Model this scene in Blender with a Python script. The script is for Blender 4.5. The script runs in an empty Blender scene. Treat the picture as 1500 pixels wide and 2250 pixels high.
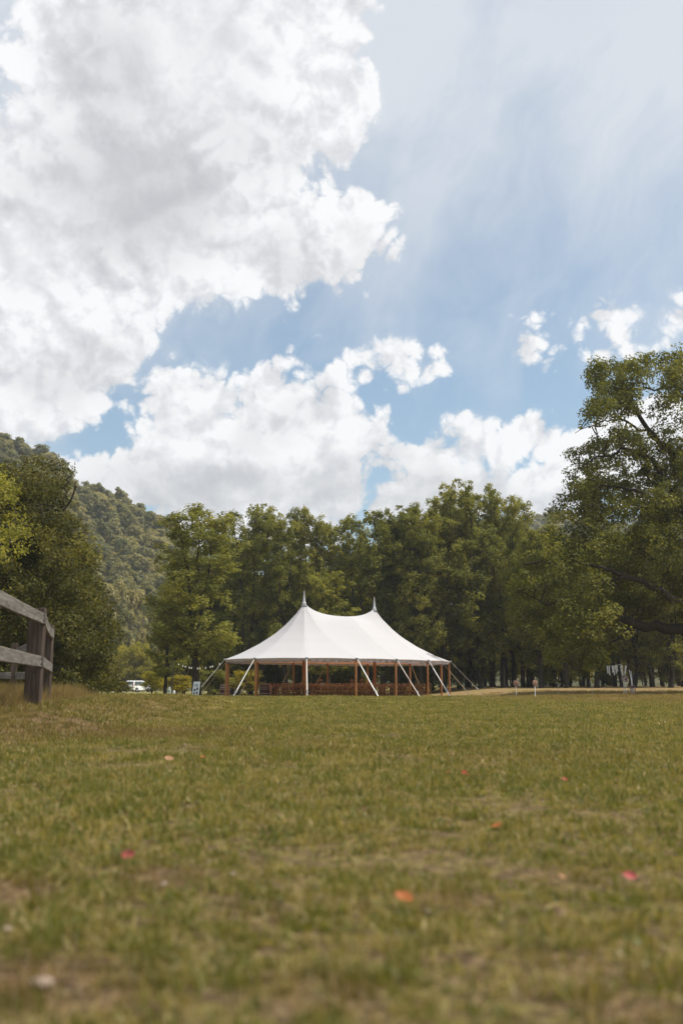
import bpy, bmesh, math, random
import numpy as np
from mathutils import Vector, Matrix, Euler, noise as mn

# ------------------------------------------------------------------ camera, world, sun
S = bpy.context.scene
COL = S.collection
PI = math.pi
HC = 0.55                      # camera height over the lawn
F = 35.0 / 36.0 * 2250.0       # focal length in photograph pixels
PITCH = math.atan(387.0 / F)   # horizon at row 1512
CP, SP = math.cos(PITCH), math.sin(PITCH)

cam_d = bpy.data.cameras.new("camera")
cam = bpy.data.objects.new("camera", cam_d)
COL.objects.link(cam)
cam.location = (0, 0, HC)
cam.rotation_euler = (PI / 2 + PITCH, 0, 0)
cam_d.sensor_fit = 'VERTICAL'
cam_d.sensor_height = 36.0
cam_d.sensor_width = 24.0
cam_d.lens = 35.0
cam_d.clip_start = 0.05
cam_d.clip_end = 6000
cam_d.dof.use_dof = True
cam_d.dof.focus_distance = 50.0
cam_d.dof.aperture_fstop = 1.9
S.camera = cam

def ray(px, py):
    u = (px - 750.0) / F; v = -(py - 1125.0) / F
    return Vector((u, CP - v * SP, SP + v * CP))

def at(px, py, Y):
    """world point on the photograph's ray through (px, py) at horizontal distance Y"""
    d = ray(px, py)
    return Vector((0, 0, HC)) + d * (Y / d.y)

def azel(px, py):
    d = ray(px, py).normalized()
    return math.atan2(d.x, d.y), math.asin(d.z)

SUN_DIR = Vector((0.62, 0.0, 1.0)).normalized()     # towards the sun: right, beyond, high
SUN_EL = math.asin(SUN_DIR.z)
SUN_AZ = math.atan2(SUN_DIR.x, SUN_DIR.y)            # clockwise from +Y

class NB:
    """small node builder"""
    def __init__(self, nt): self.nt = nt
    def n(self, t, **k):
        nd = self.nt.nodes.new(t)
        for a, b in k.items(): setattr(nd, a, b)
        return nd
    def put(self, sock, v):
        if isinstance(v, bpy.types.NodeSocket): self.nt.links.new(v, sock)
        elif v is not None: sock.default_value = v
    def m(self, op, a, b=None, c=None, clamp=False):
        nd = self.n('ShaderNodeMath', operation=op, use_clamp=clamp)
        for i, v in enumerate((a, b, c)): self.put(nd.inputs[i], v)
        return nd.outputs[0]
    def v(self, op, a, b=None, c=None, scale=None):
        nd = self.n('ShaderNodeVectorMath', operation=op)
        for i, v in enumerate((a, b, c)):
            if v is not None: self.put(nd.inputs[i], v)
        if scale is not None: self.put(nd.inputs['Scale'], scale)
        return nd.outputs['Value'] if op in ('LENGTH', 'DOT_PRODUCT', 'DISTANCE') else nd.outputs[0]
    def noise(self, vec, scale, detail=2.0, rough=0.5, dist=0.0, out=0, lac=2.0, w=None):
        nd = self.n('ShaderNodeTexNoise')
        if w is not None:
            nd.noise_dimensions = '4D'; nd.inputs['W'].default_value = w
        self.put(nd.inputs['Vector'], vec)
        nd.inputs['Scale'].default_value = scale; nd.inputs['Detail'].default_value = detail
        nd.inputs['Roughness'].default_value = rough; nd.inputs['Distortion'].default_value = dist
        nd.inputs['Lacunarity'].default_value = lac
        return nd.outputs[out]
    def ramp(self, fac, stops, interp='LINEAR'):
        nd = self.n('ShaderNodeValToRGB'); cr = nd.color_ramp; cr.interpolation = interp
        while len(cr.elements) < len(stops): cr.elements.new(0.5)
        for e, (p, c) in zip(cr.elements, stops):
            e.position = p; e.color = (*c, 1) if len(c) == 3 else c
        self.put(nd.inputs[0], fac)
        return nd.outputs[0]
    def mix(self, fac, a, b, blend='MIX'):
        nd = self.n('ShaderNodeMix', data_type='RGBA', blend_type=blend)
        self.put(nd.inputs[0], fac)
        for s, v in ((nd.inputs[6], a), (nd.inputs[7], b)):
            self.put(s, (*v, 1) if isinstance(v, tuple) and len(v) == 3 else v)
        return nd.outputs[2]
    def sstep(self, x, lo, hi, a=0.0, b=1.0):
        nd = self.n('ShaderNodeMapRange', interpolation_type='SMOOTHSTEP')
        self.put(nd.inputs[0], x)
        for i, v in enumerate((lo, hi, a, b)): self.put(nd.inputs[i + 1], v)
        return nd.outputs[0]
    def lin(self, x, lo, hi, a=0.0, b=1.0):
        nd = self.n('ShaderNodeMapRange')
        self.put(nd.inputs[0], x)
        for i, v in enumerate((lo, hi, a, b)): self.put(nd.inputs[i + 1], v)
        return nd.outputs[0]
    def xyz(self, x, y, z):
        nd = self.n('ShaderNodeCombineXYZ')
        for i, v in enumerate((x, y, z)): self.put(nd.inputs[i], v)
        return nd.outputs[0]

# ---- sky: Nishita blue, cirrus veil and procedural cumulus
world = bpy.data.worlds.new("World")
S.world = world
world.use_nodes = True
wt = world.node_tree
wt.nodes.clear()

def billow_group():
    """cauliflower relief: billowed octaves"""
    g = bpy.data.node_groups.get("cumulus_billows")
    if g: return g
    g = bpy.data.node_groups.new("cumulus_billows", 'ShaderNodeTree')
    g.interface.new_socket('Direction', in_out='INPUT', socket_type='NodeSocketVector')
    g.interface.new_socket('Relief', in_out='OUTPUT', socket_type='NodeSocketFloat')
    b = NB(g)
    gi = b.n('NodeGroupInput'); go = b.n('NodeGroupOutput')
    dw = gi.outputs[0]
    tot = None
    for sc, am, wv in ((11, 0.020, 0.3), (24, 0.018, 1.3), (52, 0.0105, 2.7), (112, 0.0052, 4.1), (240, 0.0024, 6.6)):
        nz = b.noise(dw, sc, 0.0, 0.5, 0.35, w=wv)
        bl = b.m('ABSOLUTE', b.m('MULTIPLY_ADD', nz, 2.0, -1.0))      # 0 at creases
        t = b.m('MULTIPLY', b.m('SUBTRACT', bl, 0.18), am * 1.9)
        tot = t if tot is None else b.m('ADD', tot, t)
    b.put(go.inputs[0], tot)
    return g

def cloud_group():
    """height-like field of the cumulus banks: > 0 inside a cloud (radians from its edge, roughly)"""
    g = bpy.data.node_groups.new("cumulus_field", 'ShaderNodeTree')
    g.interface.new_socket('Direction', in_out='INPUT', socket_type='NodeSocketVector')
    g.interface.new_socket('Field', in_out='OUTPUT', socket_type='NodeSocketFloat')
    g.interface.new_socket('Broad', in_out='OUTPUT', socket_type='NodeSocketFloat')
    g.interface.new_socket('Relief', in_out='OUTPUT', socket_type='NodeSocketFloat')
    g.interface.new_socket('Warped', in_out='OUTPUT', socket_type='NodeSocketVector')
    b = NB(g)
    gi = b.n('NodeGroupInput'); go = b.n('NodeGroupOutput')
    d = b.v('NORMALIZE', gi.outputs[0])
    # gentle warp of the outline
    w = b.v('SUBTRACT', b.noise(d, 5.0, 3, 0.55, out=1), (0.5, 0.5, 0.5))
    dw = b.v('NORMALIZE', b.v('ADD', d, b.v('MULTIPLY', w, (0.022, 0.022, 0.022))))
    sp = b.n('ShaderNodeSeparateXYZ'); b.put(sp.inputs[0], dw)
    az = b.m('ARCTAN2', sp.outputs[0], sp.outputs[1])
    el = b.m('ARCSINE', sp.outputs[2])
    p = b.xyz(az, el, 0.0)
    blobs = [
        (430, 110, 365, 330), (310, 430, 320, 240), (70, 560, 260, 270), (600, 525, 235, 126),
        (790, 492, 92, 92), (742, 310, 60, 90), (110, 760, 215, 170), (250, 620, 150, 80), (20, 900, 120, 90),
        (160, 890, 80, 60), (385, 895, 95, 80), (460, 900, 48, 70), (440, 1010, 190, 110),
        (618, 850, 40, 62), (700, 848, 40, 60), (620, 930, 100, 90), (640, 960, 130, 150), (745, 900, 80, 70),
        (800, 820, 55, 48), (850, 782, 40, 22), (825, 968, 58, 58), (240, 1070, 160, 85), (330, 1010, 90, 50),
        (560, 1100, 330, 110), (960, 1010, 78, 66), (1050, 975, 88, 68), (1165, 955, 72, 66), (1030, 1070, 190, 70),
        (890, 1120, 100, 50), (1290, 1010, 62, 62), (1240, 1075, 80, 60), (1420, 1010, 110, 120), (1160, 1115, 90, 40),
        (1340, 1000, 60, 70), (1700, 1050, 200, 150), (-300, 900, 330, 160), (-520, 300, 330, 260), (2100, 900, 180, 120),
        (1163, 792, 26, 18), (1325, 700, 36, 16), (1490, 690, 26, 46), (1370, 778, 56, 20),
    ]
    acc = None
    for (cx, cy, rx, ry) in blobs:
        a0, e0 = azel(cx, cy)
        ce = math.cos(e0)
        ra, re = rx / F / ce * 0.98, ry / F * 0.98
        q = b.v('MULTIPLY', b.v('SUBTRACT', p, (a0, e0, 0.0)), (1 / ra, 1 / re, 0.0))
        sd = b.m('MULTIPLY_ADD', b.v('LENGTH', q), -min(rx, ry) / F, min(rx, ry) / F)
        acc = sd if acc is None else b.m('SMOOTH_MAX', acc, sd, 0.02)
    # random banks well away from the picture
    far = b.noise(d, 3.1, 3, 0.55)
    farf = b.lin(far, 0.5, 0.62, -0.02, 0.06)
    ax = b.m('ABSOLUTE', az)
    away = b.sstep(b.m('MAXIMUM', b.m('DIVIDE', ax, 0.55), b.m('DIVIDE', el, 0.95)), 0.95, 1.15)
    acc = b.m('ADD', b.m('MULTIPLY', acc, b.m('SUBTRACT', 1.0, away)), b.m('MULTIPLY', farf, away))
    bg_ = b.n('ShaderNodeGroup'); bg_.node_tree = billow_group(); b.put(bg_.inputs[0], dw)
    tot = bg_.outputs[0]
    b.put(go.inputs[0], b.m('ADD', acc, tot))
    b.put(go.inputs[1], acc)
    b.put(go.inputs[2], tot)
    b.put(go.inputs[3], dw)
    return g

def build_world():
    b = NB(wt)
    tc = b.n('ShaderNodeTexCoord')
    d = tc.outputs['Generated']
    sky = b.n('ShaderNodeTexSky')
    sky.sky_type = 'NISHITA'; sky.sun_disc = False
    sky.sun_elevation = SUN_EL; sky.sun_rotation = SUN_AZ
    sky.air_density = 1.0; sky.dust_density = 1.2; sky.ozone_density = 1.6
    grp = cloud_group()
    fg = b.n('ShaderNodeGroup'); fg.node_tree = grp; b.put(fg.inputs[0], d)
    f0, br, r0, dwp = fg.outputs[0], fg.outputs[1], fg.outputs[2], fg.outputs[3]
    g2 = b.n('ShaderNodeGroup'); g2.node_tree = billow_group()
    b.put(g2.inputs[0], b.v('ADD', dwp, (0.010, 0.0, 0.017)))
    r1 = g2.outputs[0]
    mask = b.sstep(f0, -0.002, 0.010)
    soft = b.sstep(b.noise(d, 6.0, 2, 0.5), 0.50, 0.66)
    mask2 = b.sstep(f0, -0.022, 0.028)
    mask = b.mix(b.m('MULTIPLY', soft, 0.35), mask, mask2)
    # relief: darker where the cloud rises towards the light
    rel = b.m('SUBTRACT', r0, r1)
    lit = b.lin(rel, -0.030, 0.020, 0.0, 1.0)
    lit = b.mix(b.sstep(br, 0.05, 0.13, 0.0, 0.45), lit, (0.66, 0.66, 0.66))
    # grey hearts of the thick banks
    sp = b.n('ShaderNodeSeparateXYZ'); b.put(sp.inputs[0], b.v('NORMALIZE', d))
    wob = b.m('MULTIPLY_ADD', b.noise(d, 7.0, 5, 0.62), 0.20, -0.10)
    p = b.xyz(b.m('ADD', b.m('ARCTAN2', sp.outputs[0], sp.outputs[1]), wob),
              b.m('ADD', b.m('ARCSINE', sp.outputs[2]), b.m('MULTIPLY', wob, 0.8)), 0.0)
    grey = None
    for (cx, cy, rx, ry, am) in ((270, 430, 230, 175, 1.0), (220, 190, 130, 170, 0.75), (690, 560, 190, 75, 0.65), (120, 840, 150, 70, 0.6),
                                 (470, 300, 190, 150, 0.45), (430, 1075, 290, 75, 0.8), (760, 1060, 150, 70, 0.7), (1010, 1080, 180, 60, 0.65), (570, 960, 60, 60, 0.35),
                                 (640, 920, 60, 50, 0.3), (-520, 450, 300, 160, 0.9)):
        a0, e0 = azel(cx, cy)
        q = b.v('MULTIPLY', b.v('SUBTRACT', p, (a0, e0, 0.0)), (F / rx * math.cos(e0), F / ry, 0.0))
        t = b.sstep(b.v('LENGTH', q), 0.25, 1.35, am, 0.0)
        grey = t if grey is None else b.m('MAXIMUM', grey, t)
    far = b.m('MULTIPLY', b.sstep(br, 0.05, 0.16), 0.35)
    grey = b.m('MAXIMUM', grey, far)
    grey = b.m('MULTIPLY', grey, b.lin(b.noise(d, 9.0, 5, 0.6), 0.3, 0.7, 0.65, 1.1))
    base = b.ramp(lit, ((0.0, (0.62, 0.63, 0.67)), (0.42, (0.80, 0.81, 0.84)), (0.72, (1.0, 1.0, 1.01))))
    dark = b.ramp(lit, ((0.0, (0.50, 0.51, 0.54)), (0.6, (0.57, 0.58, 0.61)), (1.0, (0.66, 0.67, 0.69))))
    ccol = b.mix(grey, base, dark)
    # thin edges pass some blue
    bright = b.v('SCALE', ccol, scale=9.3)
    # high veil: more of it upwards, brushed in long streaks
    el = b.m('ARCSINE', sp.outputs[2])
    rot = b.n('ShaderNodeVectorRotate'); rot.rotation_type = 'Y_AXIS'; rot.inputs['Angle'].default_value = -0.5
    b.put(rot.inputs[0], b.v('ADD', d, b.v('SCALE', b.noise(d, 2.2, 4, 0.6, out=1), scale=0.30)))
    str_v = b.v('MULTIPLY', rot.outputs[0], (4.2, 2.0, 1.5))
    streak = b.noise(str_v, 2.6, 7, 0.62)
    veil = b.m('ADD', b.lin(el, 0.28, 0.62, 0.12, 1.0), b.lin(streak, 0.38, 0.66, -0.20, 0.22), clamp=True)
    patch = b.sstep(b.noise(d, 2.2, 2, 0.5), 0.40, 0.65, -0.1, 0.14)
    veil = b.m('ADD', veil, patch, clamp=True)
    skyc = b.mix(0.12, b.mix(1.0, sky.outputs[0], (1.30, 1.46, 1.40), 'MULTIPLY'), (5.0, 5.0, 5.0))
    veiled = b.mix(veil, skyc, (6.5, 6.95, 7.6))
    final = b.mix(mask, veiled, bright)
    bg = b.n('ShaderNodeBackground'); bg.inputs[1].default_value = 0.1
    b.put(bg.inputs[0], final)
    out = b.n('ShaderNodeOutputWorld'); wt.links.new(bg.outputs[0], out.inputs[0])
build_world()
world.cycles.sampling_method = 'MANUAL'
world.cycles.sample_map_resolution = 512

sun_d = bpy.data.lights.new("sun", 'SUN')
sun = bpy.data.objects.new("sun", sun_d)
COL.objects.link(sun)
sun_d.energy = 5.0
sun_d.angle = math.radians(0.53)
sun_d.color = (1.0, 0.94, 0.84)
sun.rotation_euler = SUN_DIR.to_track_quat('Z', 'Y').to_euler()
sun.location = (30, 30, 60)

S.view_settings.view_transform = 'Standard'
S.view_settings.look = 'None'
S.view_settings.gamma = 1
S.view_settings.exposure = 0.08
S.view_settings.use_curve_mapping = False
S.cycles.use_denoising = True
S.cycles.max_bounces = 6
S.cycles.transparent_max_bounces = 12
S.cycles.volume_bounces = 1
# ------------------------------------------------------------------ helpers
RNG = np.random.default_rng(7)
random.seed(11)

def tag(o, label=None, cat=None, group=None, kind=None):
    if label: o['label'] = label
    if cat: o['category'] = cat
    if group: o['group'] = group
    if kind: o['kind'] = kind
    return o

def link(o, parent=None):
    COL.objects.link(o)
    if parent is not None: o.parent = parent
    return o

def empty(name, loc=(0, 0, 0), rz=0.0, label=None, cat=None, group=None):
    o = bpy.data.objects.new(name, None)
    o.empty_display_size = 0.2
    link(o); o.location = loc; o.rotation_euler = (0, 0, rz)
    return tag(o, label, cat, group)

def copy_tree(o, parent=None):
    c = o.copy(); COL.objects.link(c); c.parent = parent
    if parent is None:
        for k in ('label', 'group'):
            if k in c: del c[k]
    for ch in list(o.children): copy_tree(ch, c)
    return c

def mesh_np(name, co, faces, fs=4, mat=None, smooth=False, tint=None):
    """co (n,3), faces (m,fs) -> mesh"""
    me = bpy.data.meshes.new(name)
    co = np.ascontiguousarray(co, dtype=np.float32); faces = np.ascontiguousarray(faces, dtype=np.int32)
    me.vertices.add(len(co)); me.vertices.foreach_set('co', co.ravel())
    me.loops.add(faces.size); me.loops.foreach_set('vertex_index', faces.ravel())
    me.polygons.add(len(faces))
    me.polygons.foreach_set('loop_start', np.arange(0, faces.size, fs, dtype=np.int32))
    try: me.polygons.foreach_set('loop_total', np.full(len(faces), fs, dtype=np.int32))
    except Exception: pass
    me.update(calc_edges=True)
    if smooth: me.polygons.foreach_set('use_smooth', np.ones(len(faces), dtype=bool))
    if tint is not None:
        a = me.attributes.new('tint', 'FLOAT', 'FACE'); a.data.foreach_set('value', np.asarray(tint, dtype=np.float32))
    if mat: me.materials.append(mat)
    return me

class MB:
    """collects boxes, tubes and lathes as one mesh"""
    def __init__(self): self.v = []; self.f = []
    def add(self, vs, fs):
        k = len(self.v); self.v += [tuple(p) for p in vs]; self.f += [tuple(i + k for i in f) for f in fs]; return self
    def box(self, c, s, M=None, bev=0.0):
        x, y, z = s[0] / 2, s[1] / 2, s[2] / 2
        if bev <= 0:
            vs = [Vector((a * x, b_ * y, c_ * z)) for a in (-1, 1) for b_ in (-1, 1) for c_ in (-1, 1)]
            fs = [(0, 1, 3, 2), (4, 6, 7, 5), (0, 4, 5, 1), (2, 3, 7, 6), (0, 2, 6, 4), (1, 5, 7, 3)]
        else:
            bm = bmesh.new(); bmesh.ops.create_cube(bm, size=1.0)
            for v in bm.verts: v.co = Vector((v.co.x * s[0], v.co.y * s[1], v.co.z * s[2]))
            bmesh.ops.bevel(bm, geom=list(bm.edges), offset=bev, segments=1, affect='EDGES')
            bm.verts.index_update()
            vs = [v.co.copy() for v in bm.verts]; fs = [tuple(v.index for v in f.verts) for f in bm.faces]; bm.free()
        if M is not None: vs = [M @ p for p in vs]
        return self.add([p + Vector(c) for p in vs], fs)
    def beam(self, a, b_, w, t, up=(0, 0, 1), bev=0.0):
        a = Vector(a); b_ = Vector(b_); d = b_ - a
        X = d.normalized(); Y = Vector(up).cross(X)
        if Y.length < 1e-4: Y = Vector((0, 1, 0))
        Y.normalize(); Z = X.cross(Y)
        M = Matrix((X, Y, Z)).transposed()
        return self.box((a + b_) / 2, (d.length, w, t), M, bev)
    def tube(self, pts, rad, n=8, cap=True):
        pts = [Vector(p) for p in pts]
        if not hasattr(rad, '__len__'): rad = [rad] * len(pts)
        vs = []; fs = []
        ref = Vector((0.3, 0.2, 1)).normalized()
        for i, p in enumerate(pts):
            t = (pts[min(i + 1, len(pts) - 1)] - pts[max(i - 1, 0)]).normalized()
            r = ref if abs(t.dot(ref)) < 0.95 else Vector((1, 0, 0))
            U = t.cross(r).normalized(); W = t.cross(U)
            for k in range(n):
                a = 2 * PI * k / n
                vs.append(p + (U * math.cos(a) + W * math.sin(a)) * rad[i])
        for i in range(len(pts) - 1):
            for k in range(n):
                fs.append((i * n + k, i * n + (k + 1) % n, (i + 1) * n + (k + 1) % n, (i + 1) * n + k))
        if cap:
            fs.append(tuple(range(n))[::-1]); fs.append(tuple((len(pts) - 1) * n + k for k in range(n)))
        return self.add(vs, fs)
    def lathe(self, prof, c=(0, 0, 0), n=16):
        vs = []; fs = []
        for (r, z) in prof:
            for k in range(n):
                a = 2 * PI * k / n
                vs.append(Vector(c) + Vector((r * math.cos(a), r * math.sin(a), z)))
        for i in range(len(prof) - 1):
            for k in range(n):
                fs.append((i * n + k, i * n + (k + 1) % n, (i + 1) * n + (k + 1) % n, (i + 1) * n + k))
        fs.append(tuple(range(n))[::-1]); fs.append(tuple((len(prof) - 1) * n + k for k in range(n)))
        return self.add(vs, fs)
    def mesh(self, name, mat=None, smooth=False):
        me = bpy.data.meshes.new(name)
        me.from_pydata([tuple(p) for p in self.v], [], self.f)
        me.update()
        if smooth:
            for p in me.polygons: p.use_smooth = True
        if mat: me.materials.append(mat)
        return me
    def build(self, name, mat, parent=None, smooth=False):
        return link(bpy.data.objects.new(name, self.mesh(name, mat, smooth)), parent)

def obj(name, me, parent=None):
    return link(bpy.data.objects.new(name, me), parent)

# ------------------------------------------------------------------ materials
def mat(name, fn, rough=0.8, spec=0.3):
    m = bpy.data.materials.new(name); m.use_nodes = True
    nt = m.node_tree; nt.nodes.clear(); b = NB(nt)
    p = b.n('ShaderNodeBsdfPrincipled'); o = b.n('ShaderNodeOutputMaterial')
    p.inputs['Roughness'].default_value = rough
    p.inputs['Specular IOR Level'].default_value = spec
    nt.links.new(p.outputs[0], o.inputs[0])
    fn(b, p, o)
    return m

def simple(name, c, rough=0.8, spec=0.3, var=0.25, scale=8.0, metal=0.0):
    def fn(b, p, o):
        g = b.n('ShaderNodeTexCoord').outputs['Object']
        n1 = b.noise(g, scale, 4, 0.6)
        lo = tuple(x * (1 - var) for x in c); hi = tuple(min(1, x * (1 + var)) for x in c)
        b.put(p.inputs['Base Color'], b.ramp(n1, ((0.3, lo), (0.7, hi))))
        p.inputs['Metallic'].default_value = metal
    return mat(name, fn, rough, spec)

def wood_mat(name, c0, c1, c2, scale=1.0, rough=0.8, axis=0, lichen=None, spec=0.25):
    def fn(b, p, o):
        g = b.n('ShaderNodeTexCoord').outputs['Object']
        sc = [26.0, 26.0, 26.0]; sc[axis] = 1.6
        v = b.v('MULTIPLY', g, tuple(x * scale for x in sc))
        oi = b.n('ShaderNodeObjectInfo').outputs['Random']
        v = b.v('ADD', v, b.xyz(b.m('MULTIPLY', oi, 37.0), b.m('MULTIPLY', oi, 91.0), 0.0))
        grain = b.noise(v, 1.0, 5, 0.65, 0.6)
        knots = b.noise(b.v('MULTIPLY', g, (2.5, 5, 5)), 1.4 * scale, 2, 0.5, 1.5)
        col = b.ramp(grain, ((0.30, c0), (0.52, c1), (0.72, c2)))
        col = b.mix(b.sstep(knots, 0.60, 0.74, 0, 0.55), col, tuple(x * 0.45 for x in c0))
        col = b.mix(b.m('MULTIPLY', oi, 0.25), col, tuple(x * 0.8 for x in c1))
        if lichen:
            gn = b.n('ShaderNodeNewGeometry'); sp = b.n('ShaderNodeSeparateXYZ'); b.put(sp.inputs[0], gn.outputs['Normal'])
            ln = b.sstep(b.noise(gn.outputs['Position'], 18, 4, 0.7), 0.48, 0.62)
            col = b.mix(b.m('MULTIPLY', ln, b.sstep(sp.outputs[2], 0.3, 0.8, 0.12, 0.8)), col, lichen)
        b.put(p.inputs['Base Color'], col)
        bu = b.n('ShaderNodeBump'); bu.inputs['Strength'].default_value = 0.5; bu.inputs['Distance'].default_value = 0.01
        b.put(bu.inputs['Height'], grain); b.put(p.inputs['Normal'], bu.outputs[0])
    return mat(name, fn, rough, spec)

def leaf_mat(name, stops, trans=0.45, tcol=1.5, rough=0.7, patch=0.12, spread=0.3):
    """two-sided thin leaf: glossy-ish diffuse with light coming through"""
    m = bpy.data.materials.new(name); m.use_nodes = True
    nt = m.node_tree; nt.nodes.clear(); b = NB(nt)
    at_ = b.n('ShaderNodeAttribute'); at_.attribute_name = 'tint'
    oi = b.n('ShaderNodeObjectInfo').outputs['Random']
    pos = b.n('ShaderNodeNewGeometry').outputs['Position']
    nz = b.noise(pos, 0.55, 3, 0.6)
    t = b.m('ADD', at_.outputs['Fac'], b.m('MULTIPLY_ADD', nz, patch * 3.6, -patch * 1.8))
    t = b.m('ADD', t, b.m('MULTIPLY_ADD', oi, spread, -spread / 2), clamp=True)
    col = b.ramp(t, stops)
    p = b.n('ShaderNodeBsdfPrincipled'); b.put(p.inputs['Base Color'], col)
    p.inputs['Roughness'].default_value = rough; p.inputs['Specular IOR Level'].default_value = 0.14
    tr = b.n('ShaderNodeBsdfTranslucent')
    b.put(tr.inputs['Color'], b.mix(1.0, col, (tcol * 1.05, tcol, tcol * 0.45), 'MULTIPLY'))
    mx = b.n('ShaderNodeMixShader'); mx.inputs[0].default_value = trans
    nt.links.new(p.outputs[0], mx.inputs[1]); nt.links.new(tr.outputs[0], mx.inputs[2])
    o = b.n('ShaderNodeOutputMaterial'); nt.links.new(mx.outputs[0], o.inputs[0])
    return m

M_leaf = leaf_mat('foliage_olive', ((0.0, (0.091, 0.102, 0.025)), (0.35, (0.158, 0.166, 0.039)), (0.7, (0.233, 0.228, 0.052)), (1.0, (0.380, 0.338, 0.072))), trans=0.38)
M_leaf_dark = leaf_mat('foliage_dark', ((0.0, (0.069, 0.075, 0.023)), (0.4, (0.134, 0.139, 0.035)), (0.8, (0.240, 0.233, 0.055)), (1.0, (0.358, 0.326, 0.072))), trans=0.38)
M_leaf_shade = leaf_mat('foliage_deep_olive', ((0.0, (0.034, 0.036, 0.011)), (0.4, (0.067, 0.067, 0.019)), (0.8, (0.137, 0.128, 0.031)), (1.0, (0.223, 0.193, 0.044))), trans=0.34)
M_leaf_yel = leaf_mat('foliage_yellow_green', ((0.0, (0.150, 0.150, 0.025)), (0.5, (0.269, 0.247, 0.038)), (1.0, (0.403, 0.329, 0.048))), trans=0.5)
M_leaf_gum = leaf_mat('foliage_gum', ((0.0, (0.116, 0.125, 0.061)), (0.5, (0.222, 0.211, 0.099)), (1.0, (0.356, 0.305, 0.143))), trans=0.35, spread=0.7)
M_leaf_grey = leaf_mat('foliage_greyish', ((0.0, (0.07, 0.07, 0.03)), (0.5, (0.12, 0.11, 0.05)), (1.0, (0.19, 0.165, 0.08))), trans=0.35)

def bark_fn(c):
    def fn(b, p, o):
        g = b.n('ShaderNodeNewGeometry').outputs['Position']
        v = b.v('MULTIPLY', g, (9.0, 9.0, 2.0))
        nz = b.noise(v, 1.0, 5, 0.7, 0.5)
        b.put(p.inputs['Base Color'], b.ramp(nz, ((0.3, tuple(x * 0.5 for x in c)), (0.55, c), (0.75, tuple(x * 1.7 for x in c)))))
        bu = b.n('ShaderNodeBump'); bu.inputs['Strength'].default_value = 0.7; bu.inputs['Distance'].default_value = 0.05
        b.put(bu.inputs['Height'], nz); b.put(p.inputs['Normal'], bu.outputs[0])
    return fn
M_bark = mat('bark', bark_fn((0.050, 0.040, 0.030)), 0.95, 0.1)
M_bark_pale = mat('bark_pale', bark_fn((0.16, 0.14, 0.11)), 0.9, 0.1)

TURF_SPOTS = [(300, 1612, 1.5, .8), (120, 1625, 1.0, .5), (20, 1960, .17, .9), (370, 1935, .17, .85), (1000, 1988, .14, .75), (80, 2160, .15, .9), (560, 2010, .12, .5), (700, 2190, .12, .6),
              (1260, 2140, .13, .6), (1240, 1930, .18, .5), (210, 2190, .12, .7), (1420, 2230, .12, .7), (640, 1640, 1.2, .35), (1150, 1660, 1.3, .3)]
def turf_colour(b, pos):
    """lawn colour by place: green, straw and brown patches"""
    p2 = b.v('MULTIPLY', pos, (1.0, 1.0, 0.0))
    a = b.noise(p2, 0.35, 4, 0.6)
    c = b.noise(p2, 2.2, 4, 0.65)
    t = b.m('ADD', b.m('MULTIPLY', a, 0.55), b.m('MULTIPLY', c, 0.45))
    col = b.ramp(t, ((0.36, (0.135, 0.145, 0.028)), (0.47, (0.205, 0.185, 0.042)), (0.56, (0.29, 0.235, 0.075)), (0.66, (0.26, 0.165, 0.085))))
    # dry ground by the trees on the right and by the fence
    sp = b.n('ShaderNodeSeparateXYZ'); b.put(sp.inputs[0], pos)
    edge = b.m('ADD', b.m('ADD', sp.outputs[1], b.m('MULTIPLY', sp.outputs[0], 0.9)), b.m('MULTIPLY', b.noise(p2, 0.12, 3, 0.6), 26.0))
    dry = b.m('MULTIPLY', b.sstep(edge, 45, 62), b.sstep(sp.outputs[0], 2.5, 9.0))
    dry = b.m('MULTIPLY', dry, b.lin(b.noise(b.v('MULTIPLY', pos, (1.0, 0.35, 0.0)), 0.7, 4, 0.65), 0.35, 0.62, 0.25, 1.0))
    brown = None
    for (px, py, r_, am) in TURF_SPOTS:
        d = ray(px, py); t = HC / -d.z
        q = b.v('MULTIPLY', b.v('SUBTRACT', p2, (d.x * t, d.y * t, 0.0)), (1 / r_, 0.8 / r_, 0.0))
        e = b.sstep(b.m('ADD', b.v('LENGTH', q), b.m('MULTIPLY_ADD', c, 1.6, -0.8)), 1.25, 0.45, 0.0, am)
        brown = e if brown is None else b.m('MAXIMUM', brown, e)
    brown = b.m('MAXIMUM', brown, b.sstep(b.noise(p2, 0.9, 4, 0.6), 0.58, 0.70, 0.0, 0.5))
    col = b.mix(brown, col, (0.20, 0.115, 0.060))
    col = b.mix(dry, col, (0.30, 0.195, 0.105))
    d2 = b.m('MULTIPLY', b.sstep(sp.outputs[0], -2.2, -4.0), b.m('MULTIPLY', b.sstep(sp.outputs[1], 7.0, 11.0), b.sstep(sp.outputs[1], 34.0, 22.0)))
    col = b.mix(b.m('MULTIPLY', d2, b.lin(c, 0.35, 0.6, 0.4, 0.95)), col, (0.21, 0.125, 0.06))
    far = b.sstep(sp.outputs[1], 95.0, 125.0)
    col = b.mix(far, col, (0.26, 0.24, 0.055))
    return col, b.m('MAXIMUM', b.m('MULTIPLY', dry, 0.85), b.m('MULTIPLY', brown, 0.55))

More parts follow.
